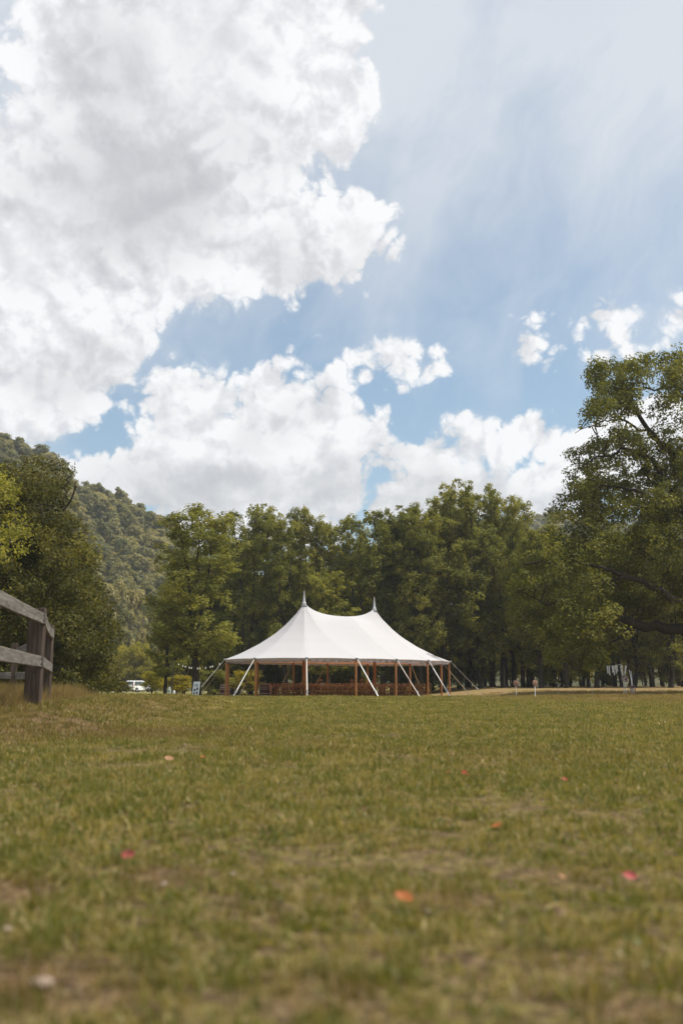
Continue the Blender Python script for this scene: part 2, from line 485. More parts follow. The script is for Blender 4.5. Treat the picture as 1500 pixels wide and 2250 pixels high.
def ground_fn(b, p, o):
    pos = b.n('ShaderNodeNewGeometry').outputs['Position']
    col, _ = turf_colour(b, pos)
    soil = b.noise(pos, 9.0, 5, 0.65)
    sp_ = b.n('ShaderNodeSeparateXYZ'); b.put(sp_.inputs[0], pos)
    near = b.sstep(sp_.outputs[1], 30.0, 10.0, 0.25, 1.0)
    thatch = b.ramp(b.noise(pos, 26.0, 4, 0.7), ((0.3, (0.045, 0.030, 0.020)), (0.5, (0.12, 0.080, 0.045)), (0.68, (0.30, 0.22, 0.12))))
    col = b.mix(b.m('MULTIPLY', near, b.sstep(soil, 0.34, 0.60, 0.45, 1.0)), col, thatch)
    fine = b.noise(pos, 60.0, 3, 0.7)
    col = b.mix(1.0, col, b.ramp(fine, ((0.3, (0.6, 0.6, 0.6)), (0.7, (1.35, 1.35, 1.35)))), 'MULTIPLY')
    b.put(p.inputs['Base Color'], col)
    bu = b.n('ShaderNodeBump'); bu.inputs['Strength'].default_value = 0.8; bu.inputs['Distance'].default_value = 0.03
    b.put(bu.inputs['Height'], b.m('ADD', soil, fine)); b.put(p.inputs['Normal'], bu.outputs[0])
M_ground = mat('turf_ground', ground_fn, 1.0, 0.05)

def grass_mat(name, dry=0.0, gain=1.0):
    m = bpy.data.materials.new(name); m.use_nodes = True
    nt = m.node_tree; nt.nodes.clear(); b = NB(nt)
    pos = b.n('ShaderNodeNewGeometry').outputs['Position']
    oi = b.n('ShaderNodeObjectInfo').outputs['Random']
    at_ = b.n('ShaderNodeAttribute'); at_.attribute_name = 'tint'
    base, drym = turf_colour(b, pos)
    r = b.m('FRACT', b.m('ADD', b.m('MULTIPLY', oi, 7.31), at_.outputs['Fac']))
    var = b.ramp(r, ((0.0, (0.045, 0.075, 0.014)), (0.28, (0.12, 0.155, 0.022)), (0.5, (0.215, 0.205, 0.040)), (0.68, (0.40, 0.31, 0.12)), (0.86, (0.58, 0.46, 0.26)), (1.0, (0.20, 0.105, 0.05))))
    col = b.mix(b.m('MULTIPLY_ADD', drym, -0.62, 0.70), base, var)
    if dry > 0: col = b.mix(dry, col, (0.27, 0.155, 0.095))
    col = b.mix(1.0, col, (gain * 1.03, gain * 1.02, gain * 0.84), 'MULTIPLY')
    p = b.n('ShaderNodeBsdfPrincipled'); b.put(p.inputs['Base Color'], col)
    p.inputs['Roughness'].default_value = 0.5; p.inputs['Specular IOR Level'].default_value = 0.35
    tr = b.n('ShaderNodeBsdfTranslucent'); b.put(tr.inputs['Color'], b.mix(1.0, col, (1.2, 1.2, 0.6), 'MULTIPLY'))
    mx = b.n('ShaderNodeMixShader'); mx.inputs[0].default_value = 0.4
    nt.links.new(p.outputs[0], mx.inputs[1]); nt.links.new(tr.outputs[0], mx.inputs[2])
    o = b.n('ShaderNodeOutputMaterial'); nt.links.new(mx.outputs[0], o.inputs[0])
    return m
M_grass = grass_mat('grass_blades', 0.0, 0.86)
M_drygrass = grass_mat('long_dry_grass', 0.45, 0.85)

# ------------------------------------------------------------------ terrain
def sst(x, a, b_):
    t = np.clip((np.asarray(x, float) - a) / (b_ - a), 0, 1); return t * t * (3 - 2 * t)

def gz(x, y):
    x = np.asarray(x, float); y = np.asarray(y, float)
    z = 0.14 * sst(y, 18, 44)
    left = sst(-x, 9.5, 13.0)
    drop = (1 - left) * sst(y, 46, 56) + left * sst(y, 68, 80)
    right = sst(x, 5.0, 13.0)
    z = z - 0.21 * drop * (1 - right)
    z = z + right * 0.50 * np.clip((y - 40) / 52.0, 0, 1.3)
    z = z + 0.10 * (1 - right) * sst(y, 84, 120) * sst(x, -22, -12)
    bank = sst(-x, 2.9, 4.4) * sst(y, 7.0, 12.0) * (1 - sst(y, 26, 40))
    z = z + 0.31 * bank
    z = z + 0.012 * np.sin(x * 0.9 + 0.7 * y) * np.sin(0.43 * y - x * 0.31) * sst(y, 0, 6)
    return z
def g(x, y): return float(gz(x, y))

def on_ground(px, py, lo=0.8, hi=200.0, lift=0.0):
    """where the ray of a photograph pixel meets the ground"""
    d = ray(px, py)
    ys = np.geomspace(lo, hi, 6000)
    zz = HC + d.z / d.y * ys - gz(ys * d.x / d.y, ys) - lift
    k = np.argmax(zz < 0)
    return Vector((ys[k] * d.x / d.y, ys[k], g(ys[k] * d.x / d.y, ys[k]) + lift))

def grid_mesh(name, xs, ys, zf, m):
    X, Y = np.meshgrid(xs, ys)
    Z = zf(X, Y)
    co = np.stack([X.ravel(), Y.ravel(), Z.ravel()], 1)
    nx = len(xs); i = np.arange(len(ys) - 1)[:, None] * nx + np.arange(nx - 1)[None, :]
    i = i.ravel()
    return mesh_np(name, co, np.stack([i, i + 1, i + nx + 1, i + nx], 1), 4, m, True)

def spaced(lo, hi, n, p):
    t = np.linspace(-1, 1, n); s = np.sign(t) * np.abs(t) ** p
    return s * max(abs(lo), abs(hi))
gx = spaced(-1300, 1300, 321, 3.4)
gy = np.concatenate([-np.geomspace(1300, 1, 40), np.linspace(0, 12, 70)[0:], np.geomspace(12.3, 130, 170), np.geomspace(133, 1300, 50)])
ground = obj('ground', grid_mesh('ground', gx, gy, gz, M_ground)); tag(ground, kind='structure')

# ridge heights by bearing; the slopes are covered in trees further down
RIDGE_L = [(-2200, 1000), (-1200, 600), (-600, 760), (-200, 900), (0, 1000), (60, 1025), (160, 1110), (250, 1128), (330, 1165), (365, 1190), (430, 1260), (540, 1370), (700, 1450), (900, 1500)]
RIDGE_R = [(820, 1500), (960, 1430), (1060, 1300), (1130, 1180), (1185, 1136), (1240, 1134), (1300, 1150), (1400, 1160), (1600, 1100), (2400, 900), (3600, 800)]
def ridge_tab(tab):
    out = []
    for (px, py) in tab:
        d = ray(px, 1512); e = ray(px, py); out.append((math.atan2(d.x, d.y), max(0.0, e.z / e.y)))
    return np.array(out)
TL, TR = ridge_tab(RIDGE_L), ridge_tab(RIDGE_R)
def hill_l(x, y):
    az = np.arctan2(x, y); r = np.hypot(x, y)
    tan = np.interp(az, TL[:, 0], TL[:, 1], left=0.1, right=0.0)
    h = np.maximum(tan * 390.0 * np.clip(np.cos(az), 0.3, 1) - 13.0, 1.0)
    s = sst(r, 175, 400)
    wob = 5.0 * np.sin(x * 0.035 + 1.3) * np.cos(y * 0.028) * sst(r, 200, 300)
    return -2.0 + (h + 2 + wob) * s * (1 - 0.35 * sst(r, 420, 700)) 
def hill_r(x, y):
    az = np.arctan2(x, y); r = np.hypot(x, y)
    tan = np.interp(az, TR[:, 0], TR[:, 1], left=0.0, right=0.1)
    h = np.maximum(tan * 640.0 * np.clip(np.cos(az), 0.3, 1) - 13.0, 1.0)
    return -2.0 + (h + 2) * sst(r, 330, 640) * (1 - 0.3 * sst(r, 680, 1000))

def hill_fn(b, p, o):
    pos = b.n('ShaderNodeNewGeometry').outputs['Position']
    n1 = b.noise(pos, 0.06, 5, 0.6)
    b.put(p.inputs['Base Color'], b.ramp(n1, ((0.35, (0.035, 0.04, 0.018)), (0.55, (0.07, 0.068, 0.03)), (0.72, (0.16, 0.13, 0.075)))))
M_hill = mat('hillside', hill_fn, 1.0, 0.05)
def polar_mesh(name, fn, a0, a1, r0, r1, na, nr, m):
    A, R = np.meshgrid(np.linspace(a0, a1, na), np.linspace(r0, r1, nr))
    X, Y = R * np.sin(A), R * np.cos(A)
    co = np.stack([X.ravel(), Y.ravel(), fn(X, Y).ravel()], 1)
    i = (np.arange(nr - 1)[:, None] * na + np.arange(na - 1)[None, :]).ravel()
    return mesh_np(name, co, np.stack([i, i + 1, i + na + 1, i + na], 1)[:, ::-1], 4, m, True)
hl = obj('hill', polar_mesh('hill', hill_l, -1.3, 0.08, 165, 760, 90, 60, M_hill)); tag(hl, kind='structure')
hr = obj('hill', polar_mesh('hill', hill_r, -0.05, 1.3, 320, 1100, 80, 50, M_hill)); tag(hr, kind='structure')

# far road behind the lawn on the left, and the dark soil under the wood
def road_fn(b, p, o):
    pos = b.n('ShaderNodeNewGeometry').outputs['Position']
    b.put(p.inputs['Base Color'], b.ramp(b.noise(pos, 0.8, 4, 0.6), ((0.3, (0.20, 0.19, 0.17)), (0.7, (0.33, 0.31, 0.27)))))
M_road = mat('gravel_road', road_fn, 0.95, 0.1)
rx = np.linspace(-90, 10, 40); ry = np.linspace(0, 1, 4)
X, T = np.meshgrid(rx, ry); Y = 146 + T * 13 + 0.03 * X
co = np.stack([X.ravel(), Y.ravel(), (gz(X, Y) + 0.03).ravel()], 1)
i = (np.arange(3)[:, None] * 40 + np.arange(39)[None, :]).ravel()
rd = obj('road', mesh_np('road', co, np.stack([i, i + 1, i + 41, i + 40], 1), 4, M_road, True)); tag(rd, kind='structure')

# ------------------------------------------------------------------ trees
def diamond_leaves(c, nrm, size, rng, aspect=0.55):
    """rhombic leaf cards; c, nrm (n,3), size (n,)"""
    n = len(c)
    nrm = nrm / (np.linalg.norm(nrm, axis=1, keepdims=True) + 1e-9)
    r = rng.normal(size=(n, 3)); u = np.cross(nrm, r); u /= np.linalg.norm(u, axis=1, keepdims=True) + 1e-9
    v = np.cross(nrm, u)
    s = size[:, None]
    fold = nrm * s * 0.12
    co = np.stack([c - u * s * 0.5, c - v * s * aspect * 0.5 + fold, c + u * s * 0.5, c + v * s * aspect * 0.5 + fold], 1).reshape(-1, 3)
    return co, np.arange(4 * n).reshape(n, 4)

def clump_leaves(clumps, per_m2, leaf, rng, flat=0.9, sub=10):
    """clumps: list of (center, radius, tint). -> centers, normals, sizes, tints"""
    C, Nn, Sz, T = [], [], [], []
    for (c, r, t) in clumps:
        n = max(30, int(per_m2 * r * r))
        k = sub
        sd = rng.normal(size=(k, 3)); sd[:, 2] += 0.35; sd /= np.linalg.norm(sd, axis=1, keepdims=True)
        sc = sd * r * rng.uniform(0.45, 0.85, (k, 1)) * np.array([1, 1, flat])
        w = rng.integers(0, k, n)
        d = rng.normal(size=(n, 3)); d /= np.linalg.norm(d, axis=1, keepdims=True)
        rad = r * 0.42 * rng.uniform(0.15, 1.0, (n, 1)) ** 0.45
        loc = sc[w] + d * rad * np.array([1.05, 1.05, 0.8])
        loc[:, 2] -= 0.12 * (loc[:, 0] ** 2 + loc[:, 1] ** 2) / max(r, 0.1)
        C.append(np.array(c) + loc)
        Nn.append(d * 0.55 + sd[w] * 0.35 + rng.normal(size=(n, 3)) * 0.42 + np.array([0, 0, 0.25]))
        Sz.append(leaf * rng.uniform(0.65, 1.3, n))
        T.append(np.clip(t + rng.normal(size=n) * 0.13 + (rng.random(n) < 0.03) * 0.35, 0, 1))
    return np.concatenate(C), np.concatenate(Nn), np.concatenate(Sz), np.concatenate(T)

def tubes_mesh(name, lines, m, sides=6):
    V, Fc, k = [], [], 0
    for pts, rad in lines:
        P = np.array([tuple(p) for p in pts], float); R = np.asarray(rad, float)
        T = np.gradient(P, axis=0); T /= np.linalg.norm(T, axis=1, keepdims=True) + 1e-9
        ref = np.array([0.31, 0.17, 0.93]) if abs(T[0] @ np.array([0.31, 0.17, 0.93])) < 0.97 else np.array([1.0, 0, 0])
        U = np.cross(T, ref); U /= np.linalg.norm(U, axis=1, keepdims=True) + 1e-9; W = np.cross(T, U)
        s = sides if R[0] > 0.05 else 4
        a = 2 * PI * np.arange(s) / s
        ring = P[:, None, :] + R[:, None, None] * (U[:, None, :] * np.cos(a)[None, :, None] + W[:, None, :] * np.sin(a)[None, :, None])
        V.append(ring.reshape(-1, 3))
        i = np.arange(len(P) - 1)[:, None] * s; j = np.arange(s)[None, :]; j2 = (j + 1) % s
        Fc.append(np.stack([(i + j), (i + j2), (i + s + j2), (i + s + j)], -1).reshape(-1, 4) + k)
        k += len(P) * s
    return mesh_np(name, np.concatenate(V), np.concatenate(Fc), 4, m, True)

def wander(a, b_, n, amp, rng):
    a = np.array(a, float); b_ = np.array(b_, float)
    t = np.linspace(0, 1, n)[:, None]
    P = a + (b_ - a) * t
    L = np.linalg.norm(b_ - a)
    off = np.cumsum(rng.normal(size=(n, 3)) * amp * L / n, axis=0); off -= off[-1] * t
    return P + off * np.array([1, 1, 0.5]) * (t > 0)

def wood_tree(H, W, cb, leaders, seed, leaf=0.24, dens=230, rtr=0.2, nb=13, tintm=0.45, bare=False):
    """an upright, many-stemmed tree of a planted belt: returns trunk lines and clumps"""
    rng = np.random.default_rng(seed)
    lines, clumps = [], []
    fork = rng.uniform(0.06, 0.22) * H if leaders > 1 else 0
    base = wander((0, 0, -0.3), (rng.normal() * 0.2, rng.normal() * 0.2, max(fork, 0.5)), 5, 0.06, rng)
    lines.append((base, np.linspace(rtr * 1.35, rtr, 5)))
    for l in range(leaders):
        az = 2 * PI * (l + rng.uniform(-0.25, 0.25)) / leaders
        sp = W * (0.20 if leaders > 1 else 0.03)
        top = np.array([math.cos(az) * sp * rng.uniform(0.6, 1.2), math.sin(az) * sp * rng.uniform(0.6, 1.2), H * rng.uniform(0.86, 1.0) if l else H])
        L = wander(base[-1], top, 12, 0.10, rng)
        r0 = rtr * (0.75 if leaders > 1 else 1.0)
        lines.append((L, np.linspace(r0, 0.03, 12)))
        for k in range(nb):
            t = cb + (1 - cb) * ((k + rng.uniform(0, 1)) / nb)
            z = t * H
            i = int(np.clip(np.searchsorted(L[:, 2], z), 1, 11)); a = L[i - 1] + (L[i] - L[i - 1]) * np.clip((z - L[i - 1, 2]) / max(L[i, 2] - L[i - 1, 2], 0.1), 0, 1)
            tt = (t - cb) / (1 - cb)
            prof = (0.45 + 0.75 * math.sin(PI * min(1, tt * 0.85 + 0.18)) ** 0.8) * (1 - 0.62 * tt ** 2)
            ln = W * 0.36 * prof * rng.uniform(0.6, 1.25)
            az2 = rng.uniform(0, 2 * PI); ele = rng.uniform(0.35, 0.9)
            d = np.array([math.cos(az2) * math.cos(ele), math.sin(az2) * math.cos(ele), math.sin(ele)])
            e = a + d * ln
            B = wander(a, e, 5, 0.16, rng)
            lines.append((B, np.linspace(max(0.028, r0 * 0.33 * (1 - t * 0.6)), 0.014, 5)))
            rr = rng.uniform(0.65, 1.15) * (0.78 + 0.1 * W / 3) * (1 - 0.25 * tt)
            tn = tintm + rng.normal() * 0.12
            clumps.append((e + np.array([0, 0, 0.15]), rr, tn))
            if ln > 0.8: clumps.append((B[2] + rng.normal(size=3) * 0.35, rr * 0.75, tn - 0.05))
            if rng.random() < 0.7:
                e2 = B[3] + rng.normal(size=3) * 0.8 * np.array([1, 1, 0.5]); lines.append((np.array([B[2], e2]), np.array([0.02, 0.012]))); clumps.append((e2, rr * 0.7, tn))
        clumps.append((top, rng.uniform(0.45, 0.7), tintm + 0.08)); clumps.append((top - np.array([0, 0, 0.8]), 0.7, tintm))
    return lines, clumps, rng, leaf, dens

def tree_meshes(name, spec, mleaf, mbark=None):
    lines, clumps, rng, leaf, dens = spec
    c, n, s, t = clump_leaves(clumps, dens, leaf, rng)
    co, fc = diamond_leaves(c, n, s, rng)
    return mesh_np(name + '_crown', co, fc, 4, mleaf, False, t), tubes_mesh(name + '_trunk', lines, mbark or M_bark)

def place_tree(meshes, loc, rz, sc, name, label, cat, group=None):
    e = empty(name, loc, rz, label, cat, group); e.scale = sc if hasattr(sc, '__len__') else (sc, sc, sc)
    obj('crown', meshes[0], e); obj('trunk', meshes[1], e)
    return e

def in_poly(p, poly):
    x, y = p; c = False; j = len(poly) - 1
    for i in range(len(poly)):
        xi, yi = poly[i]; xj, yj = poly[j]
        if (yi > y) != (yj > y) and x < (xj - xi) * (y - yi) / (yj - yi) + xi: c = not c
        j = i
    return c

def shaped_tree(seed, D, depth, poly, limbs, nclump, rc, leaf, dens, gaps=(), tint=0.4, tj=0.14, twig=0.035):
    """a single great tree: limbs and crown outline measured off the photograph, given real distance and depth.
    limbs: [[(px,py,dy,radius),...],...]; coordinates relative to the foot returned"""
    rng = np.random.default_rng(seed)
    lines, nodes = [], []
    for L in limbs:
        P = np.array([tuple(at(a, b_, D + dy)) for a, b_, dy, r in L]); R = np.array([r for *_, r in L])
        t = np.linspace(0, len(P) - 1, (len(P) - 1) * 5 + 1)
        PP = np.stack([np.interp(t, range(len(P)), P[:, k]) for k in range(3)], 1); RR = np.interp(t, range(len(P)), R)
        PP[1:-1] += rng.normal(size=(len(PP) - 2, 3)) * 0.09
        lines.append((PP, RR)); nodes.append(PP[2:])
    nodes = np.concatenate(nodes)
    xs = [p[0] for p in poly]; ys = [p[1] for p in poly]
    clumps = []; tries = 0
    while len(clumps) < nclump and tries < nclump * 30:
        tries += 1
        q = (rng.uniform(min(xs), max(xs)), rng.uniform(min(ys), max(ys)))
        if not in_poly(q, poly): continue
        if any(((q[0] - gx_) / gw) ** 2 + ((q[1] - gy_) / gh) ** 2 < 1 and rng.random() < pr for gx_, gy_, gw, gh, pr in gaps): continue
        c = np.array(tuple(at(q[0], q[1], D + rng.normal() * depth * 0.5)))
        r = rc * rng.uniform(0.6, 1.25)
        clumps.append((c, r, tint + rng.normal() * tj))
        k = np.argmin(np.linalg.norm(nodes - c, axis=1) + rng.random(len(nodes)) * 0.5)
        if rng.random() < 0.8 and np.linalg.norm(nodes[k] - c) < 2.2:
            lines.append((wander(nodes[k], c, 5, 0.16, rng), np.linspace(twig, 0.012, 5)))
    return lines, clumps, rng, leaf, dens

def rebase(me, foot):
    co = np.empty(len(me.vertices) * 3, np.float32); me.vertices.foreach_get('co', co)
    co = co.reshape(-1, 3) - np.array(foot, np.float32); me.vertices.foreach_set('co', co.ravel()); me.update()
def build_shaped(name, label, foot, spec, mleaf, cat='tree'):
    a, b_ = tree_meshes(name, spec, mleaf); rebase(a, foot); rebase(b_, foot)
    return place_tree((a, b_), foot, 0, 1.0, name, label, cat)
# ------------------------------------------------------------------ the wood behind the tent
V = {}
V['a'] = tree_meshes('belt_a', wood_tree(17, 7.6, 0.08, 3, 101, nb=22, leaf=0.2, dens=300), M_leaf)
V['b'] = tree_meshes('belt_b', wood_tree(17, 7.0, 0.08, 2, 102, nb=30), M_leaf)
V['c'] = tree_meshes('belt_c', wood_tree(17, 7.8, 0.12, 4, 103, nb=17), M_leaf)
V['d'] = tree_meshes('belt_d', wood_tree(17, 6.4, 0.05, 2, 104, nb=24, tintm=0.42, leaf=0.2, dens=300), M_leaf)
V['e'] = tree_meshes('belt_e', wood_tree(17, 7.4, 0.12, 3, 105, nb=20, tintm=0.55), M_leaf)
V['p'] = tree_meshes('bare_a', wood_tree(17, 5.0, 0.52, 1, 106, nb=24, rtr=0.19, tintm=0.42), M_leaf)
V['q'] = tree_meshes('bare_b', wood_tree(17, 5.4, 0.58, 2, 107, nb=12, rtr=0.21, tintm=0.42), M_leaf)
V['s'] = tree_meshes('bush_a', wood_tree(6, 7.0, 0.05, 4, 108, nb=8, rtr=0.09, leaf=0.26, dens=170, tintm=0.55), M_leaf_yel)
V['t'] = tree_meshes('bush_b', wood_tree(5, 6.0, 0.05, 5, 109, nb=7, rtr=0.08, leaf=0.22, dens=190, tintm=0.45), M_leaf)

def belt(px, py, D, v, w, label, group=None, name='wood_tree', base=17.0, cat='tree'):
    p = at(px, 1512, D); z = g(p.x, D)
    top = at(px, py, D).z
    k = (top - z) / base
    rz = (px * 7.13 + D * 3.1) % (2 * PI)
    return place_tree(V[v], (p.x, D, z), rz, (w * (.92 if name == 'wood_tree' else 1), w * (.92 if name == 'wood_tree' else 1), k), name, label, cat, group)

G1 = 'trees along the front of the wood behind the tent'
belt(432, 1114, 69, 'a', 1.2, 'tall dark forked tree rising directly behind the sign board, left of the tent', G1)
belt(388, 1185, 76, 'd', 0.72, 'olive green tree at the left end of the wood, right of the parked white car', G1)
belt(362, 1330, 72, 'd', 0.62, 'low leafy tree with drooping boughs just right of the parked white car', G1)
belt(524, 1130, 86, 'b', 1.0, 'slender olive tree above the left corner of the tent', G1)
belt(577, 1118, 90, 'e', 0.9, 'tall narrow-topped tree between the left tent corner and the left tent peak', G1)
belt(628, 1126, 86, 'a', 0.9, 'bushy-topped tree just left of the left tent peak', G1)
belt(684, 1124, 88, 'c', 0.85, 'domed tree directly above the left tent peak', G1)
belt(742, 1148, 93, 'e', 0.85, 'lighter thin-crowned tree with sky showing through, between the tent peaks', G1)
belt(786, 1146, 88, 'd', 0.95, 'lower olive tree standing over the saddle of the tent roof near its right peak', G1)
belt(836, 1130, 84, 'b', 1.05, 'olive tree right behind the right tent peak', G1)
belt(880, 1116, 86, 'c', 0.95, 'broad tree just right of the right tent peak', G1)
belt(926, 1114, 84, 'a', 0.9, 'olive tree whose crown stands at the left foot of the tallest group', G1)
belt(975, 1086, 86, 'c', 0.9, 'leftmost of the tallest trees of the wood, right of the tent', G1)
belt(1010, 1074, 90, 'e', 0.85, 'topmost rounded crown of the tallest group of the wood', G1)
belt(1055, 1084, 86, 'b', 1.0, 'tall tree in the middle of the tallest group, above the right tent corner', G1)
belt(1105, 1074, 88, 'a', 0.9, 'pointed crown at the right end of the tallest group of the wood', G1)
belt(1150, 1108, 90, 'd', 0.95, 'narrow tree on the right shoulder of the tallest group, left of the far hilltop', G1)
belt(1190, 1160, 84, 'c', 1.0, 'olive tree below the far hilltop, beside the great spreading tree', G1)
belt(1245, 1190, 84, 'a', 1.0, 'tree partly behind the left boughs of the great spreading tree', G1)
belt(1310, 1180, 86, 'e', 1.0, 'tree seen through the great spreading tree above the flower stands', G1)
belt(1390, 1170, 88, 'b', 1.1, 'tree behind the great spreading tree, above its long low limb', G1)
belt(1470, 1180, 86, 'c', 1.1, 'tree at the right edge of the picture behind the long low limb', G1)

G2 = 'leafy trees in the second row of the wood'
SEC = [(402, 1215), (470, 1165), (505, 1185), (552, 1165), (603, 1160), (655, 1170), (712, 1210), (765, 1205), (812, 1180), (858, 1160), (904, 1165), (950, 1150), (1030, 1120), (1080, 1125), (1128, 1150), (1172, 1185), (1218, 1200), (1278, 1205), (1350, 1190), (1430, 1190), (1500, 1180)]
WHERE = ['above the guy ropes left of the tent', 'above the left slope of the tent roof', 'over the left tent peak', 'over the saddle between the tent peaks', 'over the right tent peak', 'above the right slope of the tent roof', 'right of the tent behind the wicker fans', 'left of the flower stands', 'behind the flower stands', 'at the right edge of the picture']
ORDS = ['leftmost', 'second', 'third', 'fourth', 'fifth', 'sixth', 'seventh', 'eighth', 'ninth', 'tenth', 'eleventh', 'twelfth']
SEEN = {}
def nth(what, px):
    w = where(px); k = SEEN[(what, w)] = SEEN.get((what, w), 0) + 1
    return '%s %s %s%s' % (ORDS[k - 1], what, '' if k == 1 else 'from the left ', w)
def where(px): return WHERE[int(np.searchsorted([500, 625, 705, 795, 850, 990, 1180, 1310, 1420], px))]
for i, (px, py) in enumerate(SEC):
    belt(px, py, 95 + 3 * (i % 2), 'abcde'[(i * 3 + 1) % 5], 0.85 + .1 * (i % 3), nth('leafy second-row tree', px), G2)

# rows of bare-stemmed trees deeper in the wood
rg = np.random.default_rng(5)
GR = 'bare-stemmed trees in the rear rows of the wood'
LR = 'dark bare-stemmed tree among the close rear rows of the wood behind the tent'
for i in range(46):
    px = 505 + i * 24.0 + rg.uniform(-9, 9)
    D = (93, 99, 105)[i % 3] + rg.uniform(-2.0, 2.0)
    top = np.interp(px, [500, 700, 760, 850, 960, 1130, 1230, 1560], [1190, 1190, 1215, 1185, 1135, 1140, 1200, 1200]) + rg.uniform(-5, 40)
    if 548 < px < 790: top += 45
    belt(px, top, D, 'pq'[i % 2], rg.uniform(0.8, 1.05), nth('bare-stemmed rear tree', px), GR)

# sunlit bushes beyond the stems and undergrowth at their feet
GB = 'sunlit bushes seen between the stems'
for i in range(22):
    px = 455 + i * 52 + rg.uniform(-15, 15); D = rg.uniform(110, 120)
    belt(px, 1512 - rg.uniform(95, 150), D, 's', rg.uniform(1.0, 1.35), nth('sunlit yellow-green bush', px), GB, 'bush', 6.0, 'bush')
GU = 'undergrowth bushes at the feet of the stems'
for i in range(30):
    px = 470 + i * 36 + rg.uniform(-12, 12); D = rg.uniform(88, 106)
    if 1000 < px < 1130 and D < 96: D += 8
    if px > 1080 and i % 2: continue
    belt(px, 1512 - rg.uniform(30, 80), D, 't', rg.uniform(0.45, 0.8), nth('dark undergrowth bush', px), GU, 'bush', 5.0, 'bush')
GY = 'bushes round the parked car'
for px, py, D, v, w, lab in ((292, 1424, 163, 's', 1.1, 'bright yellow-green bush rising behind the parked white car'),
                             (330, 1440, 164, 's', 1.0, 'yellow-green bush behind the right end of the parked white car'),
                             (258, 1440, 162, 's', 0.9, 'yellow-green bush left of the parked white car, half behind the dark tree'),
                             (236, 1492, 66, 't', 0.35, 'small round shrub at the foot of the large dark tree on the left'),
                             (262, 1500, 72, 's', 0.32, 'low pale green shrub at the lawn edge left of the gravel road'),
                             (334, 1480, 78, 's', 0.36, 'yellow-green shrub at the lawn edge beside the parked white car'),
                             (398, 1488, 74, 's', 0.42, 'leafy shrub between the glass drink dispenser and the sign board'),
                             (470, 1480, 76, 't', 0.6, 'dark shrub behind the guy ropes at the left tent corner'),
                             (545, 1478, 84, 's', 0.5, 'pale leafy shrub behind the left poles of the tent')):
    belt(px, py, D, v, w, lab, GY, 'bush', 6.0 if v == 's' else 5.0, 'bush')
belt(716, 1262, 80, 'e', 0.75, 'greyish dry-leaved tree just behind the tent roof, between its peaks', G1)

# a greyish tree crown behind the tent roof
# ---- the great spreading tree on the right; its trunk stands outside the picture
D = 56
foot = at(1660, 1512, D); foot.z = g(foot.x, D)
limbs = [
    [(1668, 1530, 0, .85), (1655, 1440, 0, .75), (1645, 1330, 0, .62), (1625, 1200, .5, .5), (1600, 1060, .5, .36), (1575, 940, 0, .22), (1560, 840, 0, .1)],
    [(1650, 1425, 0, .46), (1560, 1405, -1, .40), (1500, 1386, -1.5, .34), (1400, 1368, -2, .26), (1330, 1345, -2.5, .16), (1262, 1330, -3, .08), (1200, 1300, -3, .04)],
    [(1640, 1330, 0, .38), (1575, 1180, 1, .30), (1520, 1040, 1.5, .22), (1462, 985, 1, .17), (1405, 915, 0, .12), (1385, 888, 0, .09), (1378, 850, 0, .06), (1335, 828, 0, .03)],
    [(1462, 985, 1, .10), (1420, 950, 1, .08), (1360, 920, 0, .06), (1310, 930, 0, .035), (1262, 952, 0, .015)],
    [(1405, 915, 0, .07), (1350, 880, 0, .05), (1300, 900, 0, .03)],
    [(1600, 1060, .5, .22), (1530, 920, 0, .14), (1480, 850, -1, .09), (1450, 795, -1, .04)],
    [(1480, 850, -1, .06), (1430, 862, -1, .05), (1400, 830, -1, .03)],
    [(1620, 1220, 0, .30), (1500, 1120, -2, .2), (1430, 1010, -2, .13), (1370, 990, -2, .08), (1300, 1010, -2, .04)],
    [(1500, 1120, -2, .12), (1400, 1080, -3, .09), (1320, 1060, -3, .06), (1260, 1055, -3, .03)],
    [(1640, 1340, 0, .30), (1480, 1260, 3, .2), (1360, 1190, 3, .13), (1290, 1160, 3, .08), (1235, 1140, 3, .04)],
    [(1645, 1380, 0, .30), (1500, 1320, -4, .2), (1380, 1270, -5, .14), (1260, 1230, -5, .08), (1150, 1240, -5, .04)],
    [(1400, 1368, -2, .12), (1360, 1400, -2, .09), (1330, 1440, -2, .06), (1300, 1450, -2, .03)],
    [(1380, 1270, -5, .08), (1300, 1290, -5, .05), (1200, 1330, -5, .04), (1140, 1300, -5, .02)],
    [(1575, 1180, 1, .16), (1500, 1200, 4, .12), (1440, 1130, 4, .08), (1400, 1090, 4, .04)],
]
poly_top = [(1286, 822), (1330, 800), (1400, 800), (1440, 772), (1480, 778), (1560, 790), (1700, 860), (1760, 1100), (1560, 1110), (1420, 1090), (1330, 1115), (1262, 1105), (1240, 1062), (1238, 1020), (1262, 985), (1300, 975), (1330, 940), (1268, 915), (1262, 880), (1296, 858)]
gaps_top = ((1350, 935, 46, 20, 1.0), (1445, 835, 26, 26, .95), (1300, 960, 26, 18, .9), (1420, 940, 50, 16, .85), (1445, 1010, 30, 16, .8), (1385, 1010, 22, 12, .75),
            (1315, 1040, 20, 14, .7), (1480, 930, 20, 22, .7), (1345, 845, 20, 10, .5), (1400, 875, 26, 14, .8), (1440, 900, 24, 14, .8), (1370, 975, 34, 14, .8), (1480, 1060, 16, 12, .7))
poly_low = [(1235, 1100), (1330, 1105), (1420, 1085), (1560, 1090), (1760, 1100), (1780, 1380), (1500, 1375), (1400, 1365), (1330, 1385), (1250, 1400), (1180, 1390), (1120, 1350), (1105, 1290), (1140, 1240), (1195, 1215), (1215, 1150)]
